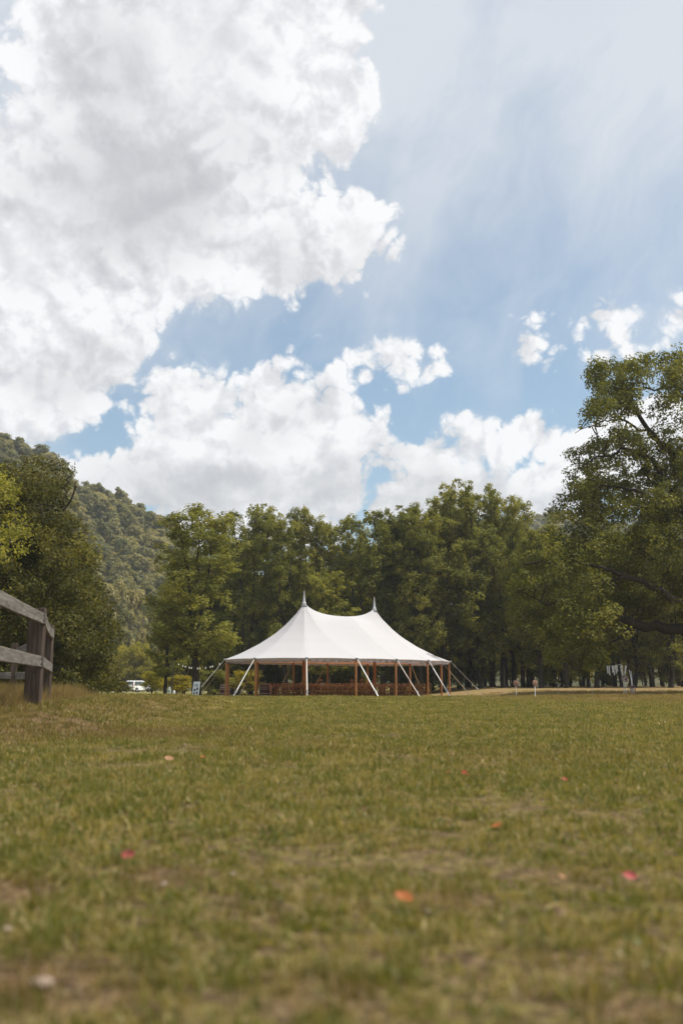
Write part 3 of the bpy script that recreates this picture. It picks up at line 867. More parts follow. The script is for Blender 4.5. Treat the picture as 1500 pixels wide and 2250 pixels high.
gaps_low = ((1380, 1160, 26, 16, .9), (1320, 1215, 30, 18, .5), (1440, 1340, 60, 16, .8), (1300, 1350, 50, 10, .5))
l1, c1, r1, lf, dn = shaped_tree(21, D, 5.0, poly_top, limbs, 390, 0.80, 0.165, 400, gaps_top, 0.36)
l2, c2, *_ = shaped_tree(22, D, 7.0, poly_low, limbs, 360, 1.0, 0.175, 400, gaps_low, 0.34)
_, c3, *_ = shaped_tree(23, D - 3, 3.0, [(1180, 1370), (1290, 1375), (1350, 1440), (1290, 1470), (1200, 1450), (1150, 1420)], limbs[:2], 34, 0.7, 0.165, 400, (), 0.4)
l2 = l2[len(limbs):]
big_tree = build_shaped('spreading_tree', 'great spreading tree on the right edge with a long low limb', foot, (l1 + l2, c1 + c2 + c3, r1, 0.17, 330), M_leaf_dark)

# ---- the large dark tree on the left, behind the fence
D = 47
foot = at(105, 1512, D); foot.z = g(foot.x, D)
limbs = [
    [(105, 1530, 0, .5), (108, 1440, 0, .42), (112, 1330, 0, .34), (100, 1230, 0, .24), (92, 1130, 0, .14), (90, 1040, 0, .05)],
    [(108, 1440, 0, .22), (170, 1370, -2, .15), (220, 1330, -2, .09), (250, 1340, -2, .03)],
    [(112, 1330, 0, .22), (160, 1240, -1, .14), (180, 1180, -1, .08), (190, 1150, 0, .03)],
    [(112, 1330, 0, .22), (50, 1250, 1, .15), (10, 1180, 1, .1), (-40, 1120, 1, .04)],
    [(100, 1230, 0, .14), (130, 1130, -1, .1), (145, 1070, -1, .06), (158, 1045, -1, .03)],
    [(108, 1440, 0, .2), (40, 1400, 1, .14), (-30, 1360, 1, .08)],
    [(130, 1130, -1, .06), (160, 1080, -1, .04), (172, 1055, -1, .02)],
    [(92, 1130, 0, .08), (40, 1060, 0, .06), (10, 1020, 0, .03)],
]
poly = [(-110, 1050), (-20, 1030), (20, 1020), (70, 1022), (104, 1030), (140, 1040), (160, 1050), (164, 1070), (138, 1080), (134, 1102), (150, 1140), (172, 1170), (196, 1220), (204, 1275), (226, 1320), (250, 1360), (256, 1410), (240, 1450), (238, 1490), (222, 1520), (-110, 1530)]
gaps = ((140, 1052, 16, 12, .8), (165, 1075, 14, 14, .7), (185, 1130, 12, 14, .6), (255, 1470, 22, 18, .6), (110, 1060, 10, 8, .5))
spec = shaped_tree(31, D, 7.0, poly, limbs, 600, 0.9, 0.15, 430, gaps, 0.30, 0.16)
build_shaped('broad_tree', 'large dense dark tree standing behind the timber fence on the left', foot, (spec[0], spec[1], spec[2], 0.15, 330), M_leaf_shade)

# ---- yellow-green boughs reaching in at the left edge
D = 27
foot = at(-150, 1512, D); foot.z = g(foot.x, D)
limbs = [[(-150, 1540, 0, .28), (-145, 1400, 0, .24), (-130, 1250, 0, .18), (-110, 1130, 0, .1), (-60, 1030, 0, .04)],
         [(-145, 1400, 0, .1), (-60, 1350, 0, .06), (10, 1330, 0, .03)], [(-130, 1250, 0, .1), (-50, 1200, 0, .06), (40, 1190, 0, .02)],
         [(-120, 1180, 0, .08), (-40, 1120, 0, .05), (50, 1110, 0, .02)]]
poly = [(-260, 1010), (-30, 1000), (10, 1060), (50, 1090), (66, 1130), (74, 1180), (40, 1225), (30, 1300), (14, 1345), (12, 1400), (-40, 1500), (-260, 1500)]
spec = shaped_tree(41, D, 2.5, poly, limbs, 120, 0.48, 0.085, 900, ((40, 1240, 20, 14, .8),), 0.55, 0.14, 0.02)
build_shaped('leafy_tree', 'olive yellow tree reaching in at the left edge above the fence rail', foot, (spec[0], spec[1], spec[2], 0.10, 620), M_leaf)

# ---- gum trees: near ones on the valley floor, then the wooded hillside as one mass
def gum(seed, H=16, W=10):
    rng = np.random.default_rng(seed); lines, clumps = [], []
    tr = wander((0, 0, -0.5), (rng.normal() * .6, rng.normal() * .6, H * .75), 7, .08, rng); lines.append((tr, np.linspace(.3, .12, 7)))
    for k in range(17):
        t = rng.uniform(.35, 1); a = tr[int(t * 6)]
        az = rng.uniform(0, 2 * PI); rr = W * .5 * rng.uniform(.3, 1) ** .7
        e = np.array([math.cos(az) * rr, math.sin(az) * rr, H * (rng.uniform(.5, 1.0) - 0.18 * (rr / W * 2) ** 2)])
        lines.append((wander(a, e, 4, .14, rng), np.linspace(.12, .04, 4))); clumps.append((e, rng.uniform(1.2, 2.1), rng.uniform(.3, .65)))
    return lines, clumps, rng, 0.62, 120
GM = [tree_meshes('gum_%d' % i, gum(200 + i), M_leaf_gum, M_bark_pale) for i in range(3)]
for px, py, D, w, i, lab in ((262, 1262, 200, .8, 0, 'pale round gum tree low on the wooded slope, behind the large dark tree'),
                             (300, 1300, 190, .75, 1, 'grey-green gum tree in the gap between the dark tree and the wood'),
                             (318, 1340, 196, .6, 2, 'dark gum tree low in the valley gap above the parked car'),
                             (250, 1330, 190, .7, 1, 'gum tree at the right edge of the large dark tree, above the yellow bushes'),
                             (285, 1368, 188, .5, 2, 'small dark tree in the valley gap above the yellow bushes')):
    p = at(px, 1512, D); z = max(g(p.x, D), float(hill_l(p.x, D))); k = (at(px, py, D).z - z) / 16
    place_tree(GM[i], (p.x, D, z), px * 1.7, (w, w, k), 'gum_tree', lab, 'tree', 'gum trees at the foot of the hillside')

def instancer(name, pts, rot, scl, idx, protos, kind='stuff', label=None, cat=None):
    """one object whose geometry nodes set prototype meshes on its points"""
    col = bpy.data.collections.new(name + '_kinds')      # never linked to the scene
    for k, me in enumerate(protos):
        col.objects.link(bpy.data.objects.new('%s_%02d' % (name, k), me))
    me = bpy.data.meshes.new(name); me.vertices.add(len(pts)); me.vertices.foreach_set('co', np.ascontiguousarray(pts, np.float32).ravel())
    for nm, ty, arr in (('rot', 'FLOAT_VECTOR', rot), ('scl', 'FLOAT_VECTOR', scl), ('idx', 'INT', idx)):
        a = me.attributes.new(nm, ty, 'POINT')
        a.data.foreach_set('vector' if ty == 'FLOAT_VECTOR' else 'value', np.ascontiguousarray(arr, np.float32 if ty != 'INT' else np.int32).ravel())
    o = obj(name, me)
    ng = bpy.data.node_groups.new(name + '_scatter', 'GeometryNodeTree')
    ng.interface.new_socket('Geometry', in_out='INPUT', socket_type='NodeSocketGeometry')
    ng.interface.new_socket('Geometry', in_out='OUTPUT', socket_type='NodeSocketGeometry')
    gi = ng.nodes.new('NodeGroupInput'); go = ng.nodes.new('NodeGroupOutput')
    ci = ng.nodes.new('GeometryNodeCollectionInfo'); ci.inputs[0].default_value = col
    ci.inputs['Separate Children'].default_value = True; ci.inputs['Reset Children'].default_value = True
    ip = ng.nodes.new('GeometryNodeInstanceOnPoints'); ip.inputs['Pick Instance'].default_value = True
    def attr(nm, dt):
        a = ng.nodes.new('GeometryNodeInputNamedAttribute'); a.data_type = dt; a.inputs['Name'].default_value = nm
        return a.outputs['Attribute']
    L = ng.links.new
    L(gi.outputs[0], ip.inputs['Points']); L(ci.outputs[0], ip.inputs['Instance'])
    L(attr('idx', 'INT'), ip.inputs['Instance Index']); L(attr('rot', 'FLOAT_VECTOR'), ip.inputs['Rotation'])
    L(attr('scl', 'FLOAT_VECTOR'), ip.inputs['Scale']); L(ip.outputs[0], go.inputs[0])
    md = o.modifiers.new('scatter', 'NODES'); md.node_group = ng
    return tag(o, label, cat, None, kind)

def joined(pair):
    """crown and trunk as one mesh with two materials"""
    a, b_ = pair
    bm = bmesh.new(); bm.from_mesh(a); n = len(bm.faces); bm.from_mesh(b_); bm.faces.ensure_lookup_table()
    for f in bm.faces[n:]: f.material_index = 1
    me = bpy.data.meshes.new(a.name + '_whole'); bm.to_mesh(me); bm.free()
    me.materials.append(a.materials[0]); me.materials.append(b_.materials[0])
    return me
gums = [joined(m) for m in GM]
def hill_points(fn, n, a0, a1, r0, r1, seed, hmin=1.0):
    rng = np.random.default_rng(seed)
    a = rng.uniform(a0, a1, n); r = np.sqrt(rng.uniform(r0 ** 2, r1 ** 2, n))
    x, y = r * np.sin(a), r * np.cos(a); z = fn(x, y)
    k = z > hmin
    x, y, z = x[k], y[k], z[k]; m = len(x)
    s = .45 + .75 * rng.random(m) ** 1.6
    return np.stack([x, y, z - 0.5], 1), np.stack([np.zeros(m), np.zeros(m), rng.uniform(0, 6.28, m)], 1), np.stack([s * 1.1, s * 1.1, s], 1), rng.integers(0, 3, m)
P_, R_, S_, I_ = hill_points(hill_l, 5600, -0.62, -0.08, 178, 520, 3)
instancer('hill_forest', P_, R_, S_, I_, gums, label='grey-green gum forest covering the hill on the left', cat='forest')
P_, R_, S_, I_ = hill_points(hill_r, 2600, 0.10, 0.42, 420, 720, 4, 20.0)
instancer('hill_forest', P_, R_, S_ * 0.9, I_, gums, label='distant gum trees on the hilltop seen behind the right of the wood', cat='forest')
# ------------------------------------------------------------------ the sailcloth tent
def canvas_fn(b, p, o):
    pos = b.n('ShaderNodeTexCoord').outputs['Object']
    n1 = b.noise(pos, 0.6, 4, 0.6)
    b.put(p.inputs['Base Color'], b.ramp(n1, ((0.3, (0.74, 0.73, 0.71)), (0.7, (0.80, 0.79, 0.77)))))
    bu = b.n('ShaderNodeBump'); bu.inputs['Strength'].default_value = 0.25; bu.inputs['Distance'].default_value = 0.05
    b.put(bu.inputs['Height'], b.noise(pos, 1.5, 3, 0.6)); b.put(p.inputs['Normal'], bu.outputs[0])
M_canvas_solid = mat('canvas_solid', canvas_fn, 0.8, 0.2)
def trans_mat(name, c, tc, f):
    m = bpy.data.materials.new(name); m.use_nodes = True; nt = m.node_tree; nt.nodes.clear(); b = NB(nt)
    d = b.n('ShaderNodeBsdfDiffuse'); d.inputs[0].default_value = (*c, 1)
    t = b.n('ShaderNodeBsdfTranslucent'); t.inputs[0].default_value = (*tc, 1)
    mx = b.n('ShaderNodeMixShader'); mx.inputs[0].default_value = f; o = b.n('ShaderNodeOutputMaterial')
    nt.links.new(d.outputs[0], mx.inputs[1]); nt.links.new(t.outputs[0], mx.inputs[2]); nt.links.new(mx.outputs[0], o.inputs[0])
    return m
M_canvas = trans_mat('canvas', (0.65, 0.665, 0.69), (0.66, 0.65, 0.64), 0.34)
M_lining = trans_mat('canvas_underside', (0.80, 0.42, 0.24), (1.0, 0.55, 0.34), 0.6)  # peach colour stands for warm light coming through the white canvas
M_valance = trans_mat('valance_cloth', (0.50, 0.50, 0.53), (0.55, 0.50, 0.50), 0.4)
M_hem = simple('blue_grey_hem', (0.16, 0.19, 0.25), 0.7)
M_seam = simple('seam_tape', (0.60, 0.60, 0.61), 0.7, 0.2, 0.05)
M_pole = wood_mat('tent_pole_wood', (0.24, 0.10, 0.035), (0.40, 0.18, 0.062), (0.52, 0.26, 0.095), 0.6, 0.5, axis=2, spec=0.4)
M_strap = simple('white_webbing', (0.72, 0.71, 0.69), 0.8, 0.2, 0.06)
M_strap_tan_shade = simple('tan_shaded_webbing', (0.42, 0.30, 0.20), 0.8, 0.2, 0.1)  # tan for some strap tails; on the rear straps it stands for shade
M_steel = simple('steel_ratchet', (0.35, 0.36, 0.38), 0.4, 0.5, 0.2, metal=0.7)
M_rope = simple('dark_rope', (0.10, 0.08, 0.07), 0.9)

D1 = 62.0
TP1 = at(668, 1325, D1); TP2 = at(822, 1337, 66.2)
ZG = -0.07
P1 = np.array([TP1.x, TP1.y]); P2 = np.array([TP2.x, TP2.y])
ax_ = (P2 - P1) / np.linalg.norm(P2 - P1)
A_N = math.radians(-50.0)
R_T = 5.0
EAVE = HC + 1.68
def pole_xy(P, deg): a = math.radians(deg); return P + R_T * np.array([math.cos(a), math.sin(a)])
poles = [pole_xy(P1, -50), None, pole_xy(P2, -50), pole_xy(P2, -14), pole_xy(P2, 22), pole_xy(P2, 58), pole_xy(P2, 94), pole_xy(P2, 130),
         None, pole_xy(P1, 130), pole_xy(P1, 166), pole_xy(P1, 202), pole_xy(P1, 238), pole_xy(P1, 274)]
poles[1] = (poles[0] + poles[2]) / 2 + 0.05 * (poles[0] - P1); poles[8] = (poles[7] + poles[9]) / 2
C0 = (P1 + P2) / 2
TX, TY = float(C0[0]), float(C0[1])
tent = empty('tent', (TX, TY, ZG), 0, 'white sailcloth tent with two peaks and wooden poles on the lawn', 'tent')
def L(x, y, z): return Vector((x - TX, y - TY, z - ZG))    # world -> tent space

prof_r = np.array([0, .035, .104, .248, .374, .57, .81, 1.0]); prof_h = np.array([1, .93, .80, .595, .45, .274, .103, 0.0])
prof_r2 = np.array([0, .1, .2, .4, .6, .8, 1.0]); prof_h2 = np.array([1.0, .985, .925, .67, .40, .175, 0.0])
def apex(j_frac):   # roof ridge point for a boundary position; returns xy, z, mix
    pass
# boundary samples: between consecutive poles, straight edge pulled slightly inwards
NSUB, NR = 8, 26
bnd, spine, sad, polef = [], [], [], []
npol = len(poles)
def spine_of(i, t):
    """ridge point belonging to the boundary point t of the way from pole i to i+1"""
    if i in (0, 1): s = (i + t) / 2          # near side, P1 -> P2
    elif i in (7, 8): s = 1 - (i - 7 + t) / 2
    elif i < 7: s = 1.0
    else: s = 0.0
    return s
z1, z2 = TP1.z, TP2.z
zs = at(752, 1354, 64.1).z
for i in range(npol):
    a, c = poles[i], poles[(i + 1) % npol]
    for k in range(NSUB):
        t = k / NSUB
        p = a + (c - a) * t
        mid = C0 if i in (0, 1, 7, 8) else (P2 if i < 7 else P1)
        inward = mid - p; inward /= np.linalg.norm(inward)
        bow = 4 * t * (1 - t)
        p = p + inward * 0.10 * bow
        s = spine_of(i, t)
        bnd.append((p, EAVE + 0.03 * bow)); spine.append(s)
def ridge(s):
    xy = P1 + (P2 - P1) * s
    d = abs(s - .5) * 2
    z = zs + ((z1 if s < .5 else z2) - zs) * (0.55 * d ** 2.0 + 0.45 * d ** 5)
    return xy, z, 1 - d ** 1.2
vs = []; nb_ = len(bnd)
for j in range(nb_):
    (p, ez), s = bnd[j], spine[j]
    xy, rz_, m = ridge(s)
    for r in range(NR + 1):
        t = (r / NR) ** 1.35
        h = (1 - m) * np.interp(t, prof_r, prof_h) + m * np.interp(t, prof_r2, prof_h2)
        q = xy + (p - xy) * t
        vs.append(L(q[0], q[1], ez + (rz_ - ez) * h))
fs = []
for j in range(nb_):
    j2 = (j + 1) % nb_
    for r in range(NR):
        a, b1, c_, d_ = j * (NR + 1) + r, j * (NR + 1) + r + 1, j2 * (NR + 1) + r + 1, j2 * (NR + 1) + r
        fs.append((a, b1, c_, d_))
roof_v = vs
bm = bmesh.new(); bv = [bm.verts.new(v) for v in vs]
for f in fs: bm.faces.new([bv[i] for i in f])
bmesh.ops.remove_doubles(bm, verts=bm.verts, dist=0.002)
for f in bm.faces: f.smooth = True
bmesh.ops.recalc_face_normals(bm, faces=bm.faces)
me = bpy.data.meshes.new('canopy'); bm.to_mesh(me); me.materials.append(M_canvas)
obj('canopy', me, tent)
for v in bm.verts: v.co.z -= 0.05
me = bpy.data.meshes.new('lining'); bm.to_mesh(me); me.materials.append(M_lining); bm.free()
obj('lining', me, tent)  # added sheet under the canopy, carries the painted warm light

# seams from the peaks out to the poles
for i in range(npol):
    j = i * NSUB
    pts = [roof_v[j * (NR + 1) + r] + Vector((0, 0, 0.008)) for r in range(1, NR + 1)]
    pj = [roof_v[((j + 1) % nb_) * (NR + 1) + r] for r in range(1, NR + 1)]
    m = MB(); V_ = []; 
    for r, p in enumerate(pts):
        d = pj[r] - p
        d = d.normalized() * 0.012 if d.length > 1e-3 else Vector((0.02, 0, 0))
        V_ += [p - d, p + d]
    m.add(V_, [(2 * k, 2 * k + 1, 2 * k + 3, 2 * k + 2) for k in range(len(pts) - 1)])
    m.build('seam', M_seam, tent, True)

# valance: one crinkled band between each pair of poles, with a darker hem cord
rv = np.random.default_rng(9)
for i in range(npol):
    V_, H_ = [], []
    n = 25
    ph = rv.uniform(0, 6)
    for k in range(n):
        t = k / (n - 1); j = i * NSUB + t * NSUB
        j0 = int(j) % nb_; f_ = j - int(j); j1 = (j0 + 1) % nb_
        p = bnd[j0][0] * (1 - f_) + bnd[j1][0] * f_; ez = bnd[j0][1] * (1 - f_) + bnd[j1][1] * f_
        out = p - (C0 if i in (0, 1, 7, 8) else (P2 if i < 7 else P1)); out = out / np.linalg.norm(out)
        drop = 0.15 + 0.05 * math.sin(PI * t) + 0.022 * math.sin(9 * t * PI + ph) + rv.normal() * 0.006
        for q in range(4):
            w = q / 3
            o_ = 0.006 + w * (0.03 * math.sin(13 * t * PI + ph) + rv.normal() * 0.012) - w * 0.05
            V_.append(L(p[0] + out[0] * o_, p[1] + out[1] * o_, ez - drop * w))
        H_.append(V_[-1] + Vector((0, 0, 0.0)))
    m = MB(); m.add(V_, [(k * 4 + q, k * 4 + q + 1, (k + 1) * 4 + q + 1, (k + 1) * 4 + q) for k in range(n - 1) for q in range(3)])
    vo = m.build('valance', M_valance, tent, True)
    MB().tube(H_, 0.022, 5).build('hem_cord', M_hem, vo, True)

def pole_mesh(h, r):
    return MB().lathe([(r * .85, 0), (r, 0.03), (r, h - .1), (r * .8, h - .02), (r * .5, h)], n=10).mesh('side_pole', M_pole, True)
pm = pole_mesh(EAVE - ZG + 0.35, 0.062)
for i, p in enumerate(poles):
    c = C0 if i in (1, 8) else (P2 if 2 <= i <= 7 else P1)
    inn = c - p; inn /= np.linalg.norm(inn)
    q = p + inn * 0.10
    so = obj('side_pole', pm, tent); so.location = L(q[0], q[1], ZG - 0.30)
    # guy strap
    out = -inn; gr = 1.95 + 0.1 * math.sin(i * 2.3)
    s = p + out * gr
    a = L(p[0] + out[0] * .03, p[1] + out[1] * .03, EAVE - 0.02); e = L(s[0], s[1], g(s[0], s[1]) + 0.02)
    front = i in (0, 1, 2, 3, 12, 13, 11)
    mt = M_strap if front else M_strap_tan_shade  # rear straps: same webbing with its shade put into the colour
    b1 = a + (e - a) * 0.80
    gs = MB().beam(a, b1, 0.046 if i in (0, 13, 12) else 0.030, 0.016).build('guy_strap', mt, tent)
    off = Vector((out[1], -out[0], 0)) * 0.05
    MB().beam(a + (b1 - a) * .25 + off * .6, b1 + (e - b1) * .9 + off, 0.025, 0.012).build('strap_tail', M_strap_tan_shade if i % 2 else M_strap, gs)
    rb = MB().beam(b1, b1 + (e - a) * 0.055, 0.09, 0.06, bev=0.01).beam(b1 + Vector((0, 0, .05)), b1 + (e - a) * 0.03 + Vector((0, 0, .07)), 0.05, 0.02)
    rb.build('ratchet', M_steel, gs)
    MB().beam(b1 + (e - a) * 0.055, e, 0.05, 0.015).tube([e + Vector((out[0] * .05, out[1] * .05, .12)), e - Vector((0, 0, .3))], 0.018, 6).build('ground_stake', M_steel, gs)
    # collar at the pole head
    MB().lathe([(0.05, -0.06), (0.085, -0.03), (0.085, 0.03), (0.03, 0.06)], L(p[0], p[1], EAVE), 8).build('pole_head', M_steel, so)
    bpy.data.objects[-1] if False else None
    so.children[0].location = -so.location
for T, zt in ((TP1, z1), (TP2, z2)):
    MB().lathe([(0.09, ZG - .3), (0.095, ZG + .2), (0.085, zt - .3), (0.05, zt)], (0, 0, -ZG), 12).build('centre_pole', M_pole, tent, True).location = (T.x - TX, T.y - TY, 0)
    # the spike of canvas over the pole head
    pr = [(0.30, -0.42), (0.20, -0.22), (0.115, 0.0), (0.085, 0.12), (0.055, 0.35), (0.028, 0.60), (0.014, 0.78)]
    MB().lathe([(r, zt - ZG + z - 0.02) for r, z in pr[1:]], (0, 0, 0), 12).build('peak_spike', M_canvas, tent, True).location = (T.x - TX, T.y - TY, 0)
    MB().lathe([(0.125, zt - ZG - 0.03), (0.13, zt - ZG + 0.0), (0.11, zt - ZG + 0.04)], (0, 0, 0), 12).build('peak_collar', M_seam, tent, True).location = (T.x - TX, T.y - TY, 0)
# ------------------------------------------------------------------ long tables and cross-back chairs
M_chair = wood_mat('chair_wood', (0.28, 0.14, 0.052), (0.44, 0.235, 0.092), (0.58, 0.35, 0.16), 0.8, 0.5, axis=2)
M_table = wood_mat('table_wood', (0.20, 0.09, 0.034), (0.34, 0.16, 0.062), (0.46, 0.25, 0.10), 0.5, 0.5, axis=0)
M_linen = simple('mauve_linen', (0.50, 0.40, 0.46), 0.9, 0.1, 0.08)
M_peach = simple('peach_linen', (0.50, 0.27, 0.19), 0.9, 0.1, 0.08)
M_glass = simple('pale_glass', (0.55, 0.55, 0.52), 0.1, 0.6, 0.05)
M_white = simple('white_paint', (0.78, 0.78, 0.77), 0.6, 0.3, 0.06)
M_black = simple('black_metal', (0.02, 0.02, 0.022), 0.5, 0.4, 0.2)
theta = math.atan2(ax_[1], ax_[0])
au = np.array([math.cos(theta), math.sin(theta)]); an = np.array([math.sin(theta), -math.cos(theta)])
def uv(u, v): p = C0 + au * u + an * v; return float(p[0]), float(p[1])

# chair: back at -y, facing +y
seat_m = MB().box((0, 0, .455), (.42, .41, .035), bev=.012).mesh('seat', M_chair)
frame = MB()
for s in (-1, 1):
    frame.tube([(s * .17, -.24, 0), (s * .19, -.20, .44), (s * .195, -.22, .68), (s * .17, -.26, .87)], .019, 6)
frame.tube([(-.17, -.26, .865), (-.06, -.275, .885), (.06, -.275, .885), (.17, -.26, .865)], .021, 6)
frame_m = frame.mesh('back_frame', M_chair, True)
cr = MB()
for s in (-1, 1):
    cr.tube([(s * .185, -.225, .50), (s * .07, -.21, .64), (-s * .06, -.225, .76), (-s * .155, -.255, .855)], .013, 5)
cross_m = cr.mesh('cross_back', M_chair, True)
leg_m = MB().tube([(0, 0, 0), (0, -.01, .44)], [.016, .021], 6).mesh('leg', M_chair, True)
st_m = MB().tube([(-.18, .19, .2), (.18, .19, .2)], .011, 5).tube([(-.18, -.22, .24), (-.18, .19, .2)], .011, 5).tube([(.18, -.22, .24), (.18, .19, .2)], .011, 5).mesh('stretcher', M_chair, True)
def make_chair():
    c = empty('chair')
    obj('seat', seat_m, c); obj('back_frame', frame_m, c); obj('cross_back', cross_m, c); obj('stretcher', st_m, c)
    for s in (-1, 1):
        l = obj('leg', leg_m, c); l.location = (s * .185, .185, 0)
    return c
tbl_top = MB()
def make_table(L_):
    t = empty('table')
    for k in range(4):
        MB().box((0, -.375 + k * .25, .75), (L_, .244, .04), bev=.006).build('tabletop_board', M_table, t)
    for s in (-1, 1):
        for q in (-1, 1):
            MB().beam((s * (L_ / 2 - .25), q * .36, 0), (s * (L_ / 2 - .25), -q * .30, .72), .07, .07).build('leg', M_table, t)
    MB().box((0, 0, .42), (L_ - .5, .06, .08)).build('crossbar', M_table, t)
    return t
ORD = ['first', 'second', 'third', 'fourth', 'fifth', 'sixth', 'seventh', 'eighth', 'ninth', 'tenth', 'eleventh', 'twelfth', 'thirteenth', 'fourteenth', 'fifteenth', 'sixteenth', 'seventeenth', 'eighteenth']
rows = [('near', 2.35, -4.7, 4 * 2.42, 4), ('middle', -0.1, -5.6, 4 * 2.42, 4), ('rear', -2.6, -3.9, 3 * 2.42, 3)]
proto = None; tproto = None
rc_ = np.random.default_rng(12)
for rn, v, u0, ln, nt_ in rows:
    for k in range(nt_):
        t = make_table(2.40) if tproto is None else copy_tree(tproto)
        tproto = tproto or t
        x, y = uv(u0 + 1.21 + 2.42 * k, v); t.location = (x, y, g(x, y)); t.rotation_euler = (0, 0, theta)
        tag(t, '%s long wooden table from the left in the %s row under the tent' % (ORD[k], rn), 'table', 'long wooden tables under the tent')
    n = int(ln / 0.56)
    for side, sg in (('near', 1), ('far', -1)):
        for k in range(n):
            c = make_chair() if proto is None else copy_tree(proto)
            proto = proto or c
            x, y = uv(u0 + 0.32 + k * (ln - 0.5) / (n - 1) + rc_.normal() * .015, v + sg * (0.62 + abs(rc_.normal()) * .03))
            c.location = (x, y, g(x, y)); c.rotation_euler = (0, 0, theta + (0 if sg > 0 else PI) + rc_.normal() * .05)
            tag(c, '%s cross-back wooden chair from the left along the %s side of the %s table row' % (ORD[k], side, rn), 'chair', 'cross-back chairs at the long tables')

def top_z(x, y): return g(x, y) + .77
def draped(u, v, w, drop, m, label):
    """cloth lying over a table end and hanging down"""
    V_, n = [], 12
    for k in range(n):
        s = (k / (n - 1) - .5) * w
        for (du, dz) in ((-.35, .004), (0.0, .006), (.03, -.02), (.045 + .02 * math.sin(k * 1.9), -drop * .5), (.06 + .035 * math.sin(k * 1.9), -drop + .03 * math.sin(k * .8))):
            V_.append(Vector((du, s * (1 - .12 * (dz < -.1)), dz)))
    me = MB().add(V_, [(k * 5 + q, k * 5 + q + 1, k * 5 + q + 6, k * 5 + q + 5) for k in range(n - 1) for q in range(4)]).mesh('table_runner', m, True)
    o = obj('table_runner', me); x, y = uv(u, v); o.location = (x, y, top_z(x, y) + .002)
    return tag(o, label, 'cloth')
c = draped(-4.7 + 4 * 2.42, 2.35, .42, .52, M_linen, 'mauve linen runner hanging over the right end of the near table row')
c.rotation_euler = (0, 0, theta)
c = draped(-5.6, -0.1, .5, .5, M_peach, 'peach linen runner hanging over the left end of the middle table row')
c.rotation_euler = (0, 0, theta + PI)

# table lanterns, small pots of greenery and jars
M_lantern = wood_mat('lantern_wood', (0.20, 0.10, 0.05), (0.34, 0.20, 0.10), (0.45, 0.28, 0.15), 1.0, 0.7, axis=2)
def make_lantern():
    e = empty('lantern')
    MB().box((0, 0, .02), (.22, .22, .04), bev=.006).build('base', M_lantern, e)
    for a in (-1, 1):
        for b_ in (-1, 1):
            MB().box((a * .09, b_ * .09, .17), (.025, .025, .27)).build('post', M_lantern, e)
    MB().lathe([(.17, .30), (.16, .32), (.06, .40), (.03, .43)], n=4).build('roof', M_lantern, e)
    MB().lathe([(.035, .04), (.035, .17), (.01, .18)], n=10).build('candle', M_white, e)
    return e
lp = None
for px, u, v, lab in ((0, 3.1, -0.1, 'tallest wooden candle lantern on the middle table row, just left of the right front pole'),
                      (0, 1.1, -0.1, 'wooden candle lantern on the middle table row under the right tent peak'),
                      (0, -1.6, -0.1, 'wooden candle lantern on the middle table row beside the left centre pole'),
                      (0, -0.4, 2.35, 'wooden candle lantern on the near table row under the saddle of the roof')):
    l = make_lantern() if lp is None else copy_tree(lp); lp = lp or l
    x, y = uv(u, v); l.location = (x, y, top_z(x, y)); l.rotation_euler = (0, 0, theta + .3 * u)
    tag(l, lab, 'lantern', 'candle lanterns on the long tables')
jar = MB().lathe([(.035, 0), (.045, .02), (.045, .12), (.03, .14), (.032, .16)], n=10).mesh('jar', M_glass, True)
for k, (u, v) in enumerate(((-3.6, 2.35), (-2.2, 2.3), (-.9, 2.4), (1.0, 2.35), (2.2, 2.3), (3.3, 2.4), (4.2, 2.3))):
    j = obj('jar', jar); x, y = uv(u, v); j.location = (x, y, top_z(x, y))
    tag(j, '%s small pale glass jar from the left on the near table row' % ORD[k], 'jar', 'small glass jars on the near table row')

# ------------------------------------------------------------------ barrels
M_stave = wood_mat('barrel_stave', (0.045, 0.018, 0.012), (0.085, 0.034, 0.022), (0.13, 0.055, 0.035), 1.0, 0.7, axis=2)
M_hoop = simple('barrel_hoop', (0.30, 0.25, 0.22), 0.5, 0.4, 0.2, metal=0.4)
def make_barrel():
    e = empty('wine_barrel'); n = 22; H, r0, r1 = .86, .27, .345
    rr = lambda z: r0 + (r1 - r0) * (1 - (2 * z / H - 1) ** 2)
    V_ = []; a = PI / n * .94
    for q in range(7):
        z = H * q / 6; r = rr(z)
        for rad in (r, r - .03):
            for s in (-1, 1): V_.append((rad * math.cos(s * a), rad * math.sin(s * a), z))
    F_ = []
    for q in range(6):
        i, j = q * 4, q * 4 + 4
        F_ += [(i, i + 1, j + 1, j), (i + 1, i + 3, j + 3, j + 1), (i + 3, i + 2, j + 2, j + 3), (i + 2, i, j, j + 2)]
    F_ += [(0, 2, 3, 1), (24, 25, 27, 26)]
    sm = MB().add(V_, F_).mesh('stave', M_stave)
    for k in range(n):
        o = obj('stave', sm, e); o.rotation_euler = (0, 0, 2 * PI * k / n)
    for z in (.04, .18, .30, .56, .68, .82):
        hh = .022
        MB().lathe([(rr(z - hh) + .001, z - hh), (rr(z - hh) + .007, z - hh), (rr(z + hh) + .007, z + hh), (rr(z + hh) + .001, z + hh)], n=26).build('hoop', M_hoop, e, True)
    MB().lathe([(.262, H - .05), (.262, H - .03)], n=22).build('head', M_stave, e)
    return e
b1_ = make_barrel(); p = at(582, 1512, 60.5); b1_.location = (p.x, p.y, g(p.x, p.y)); tag(b1_, 'dark wine barrel standing at the left end of the tables beside the second front pole', 'barrel', 'wine barrels at the tent')
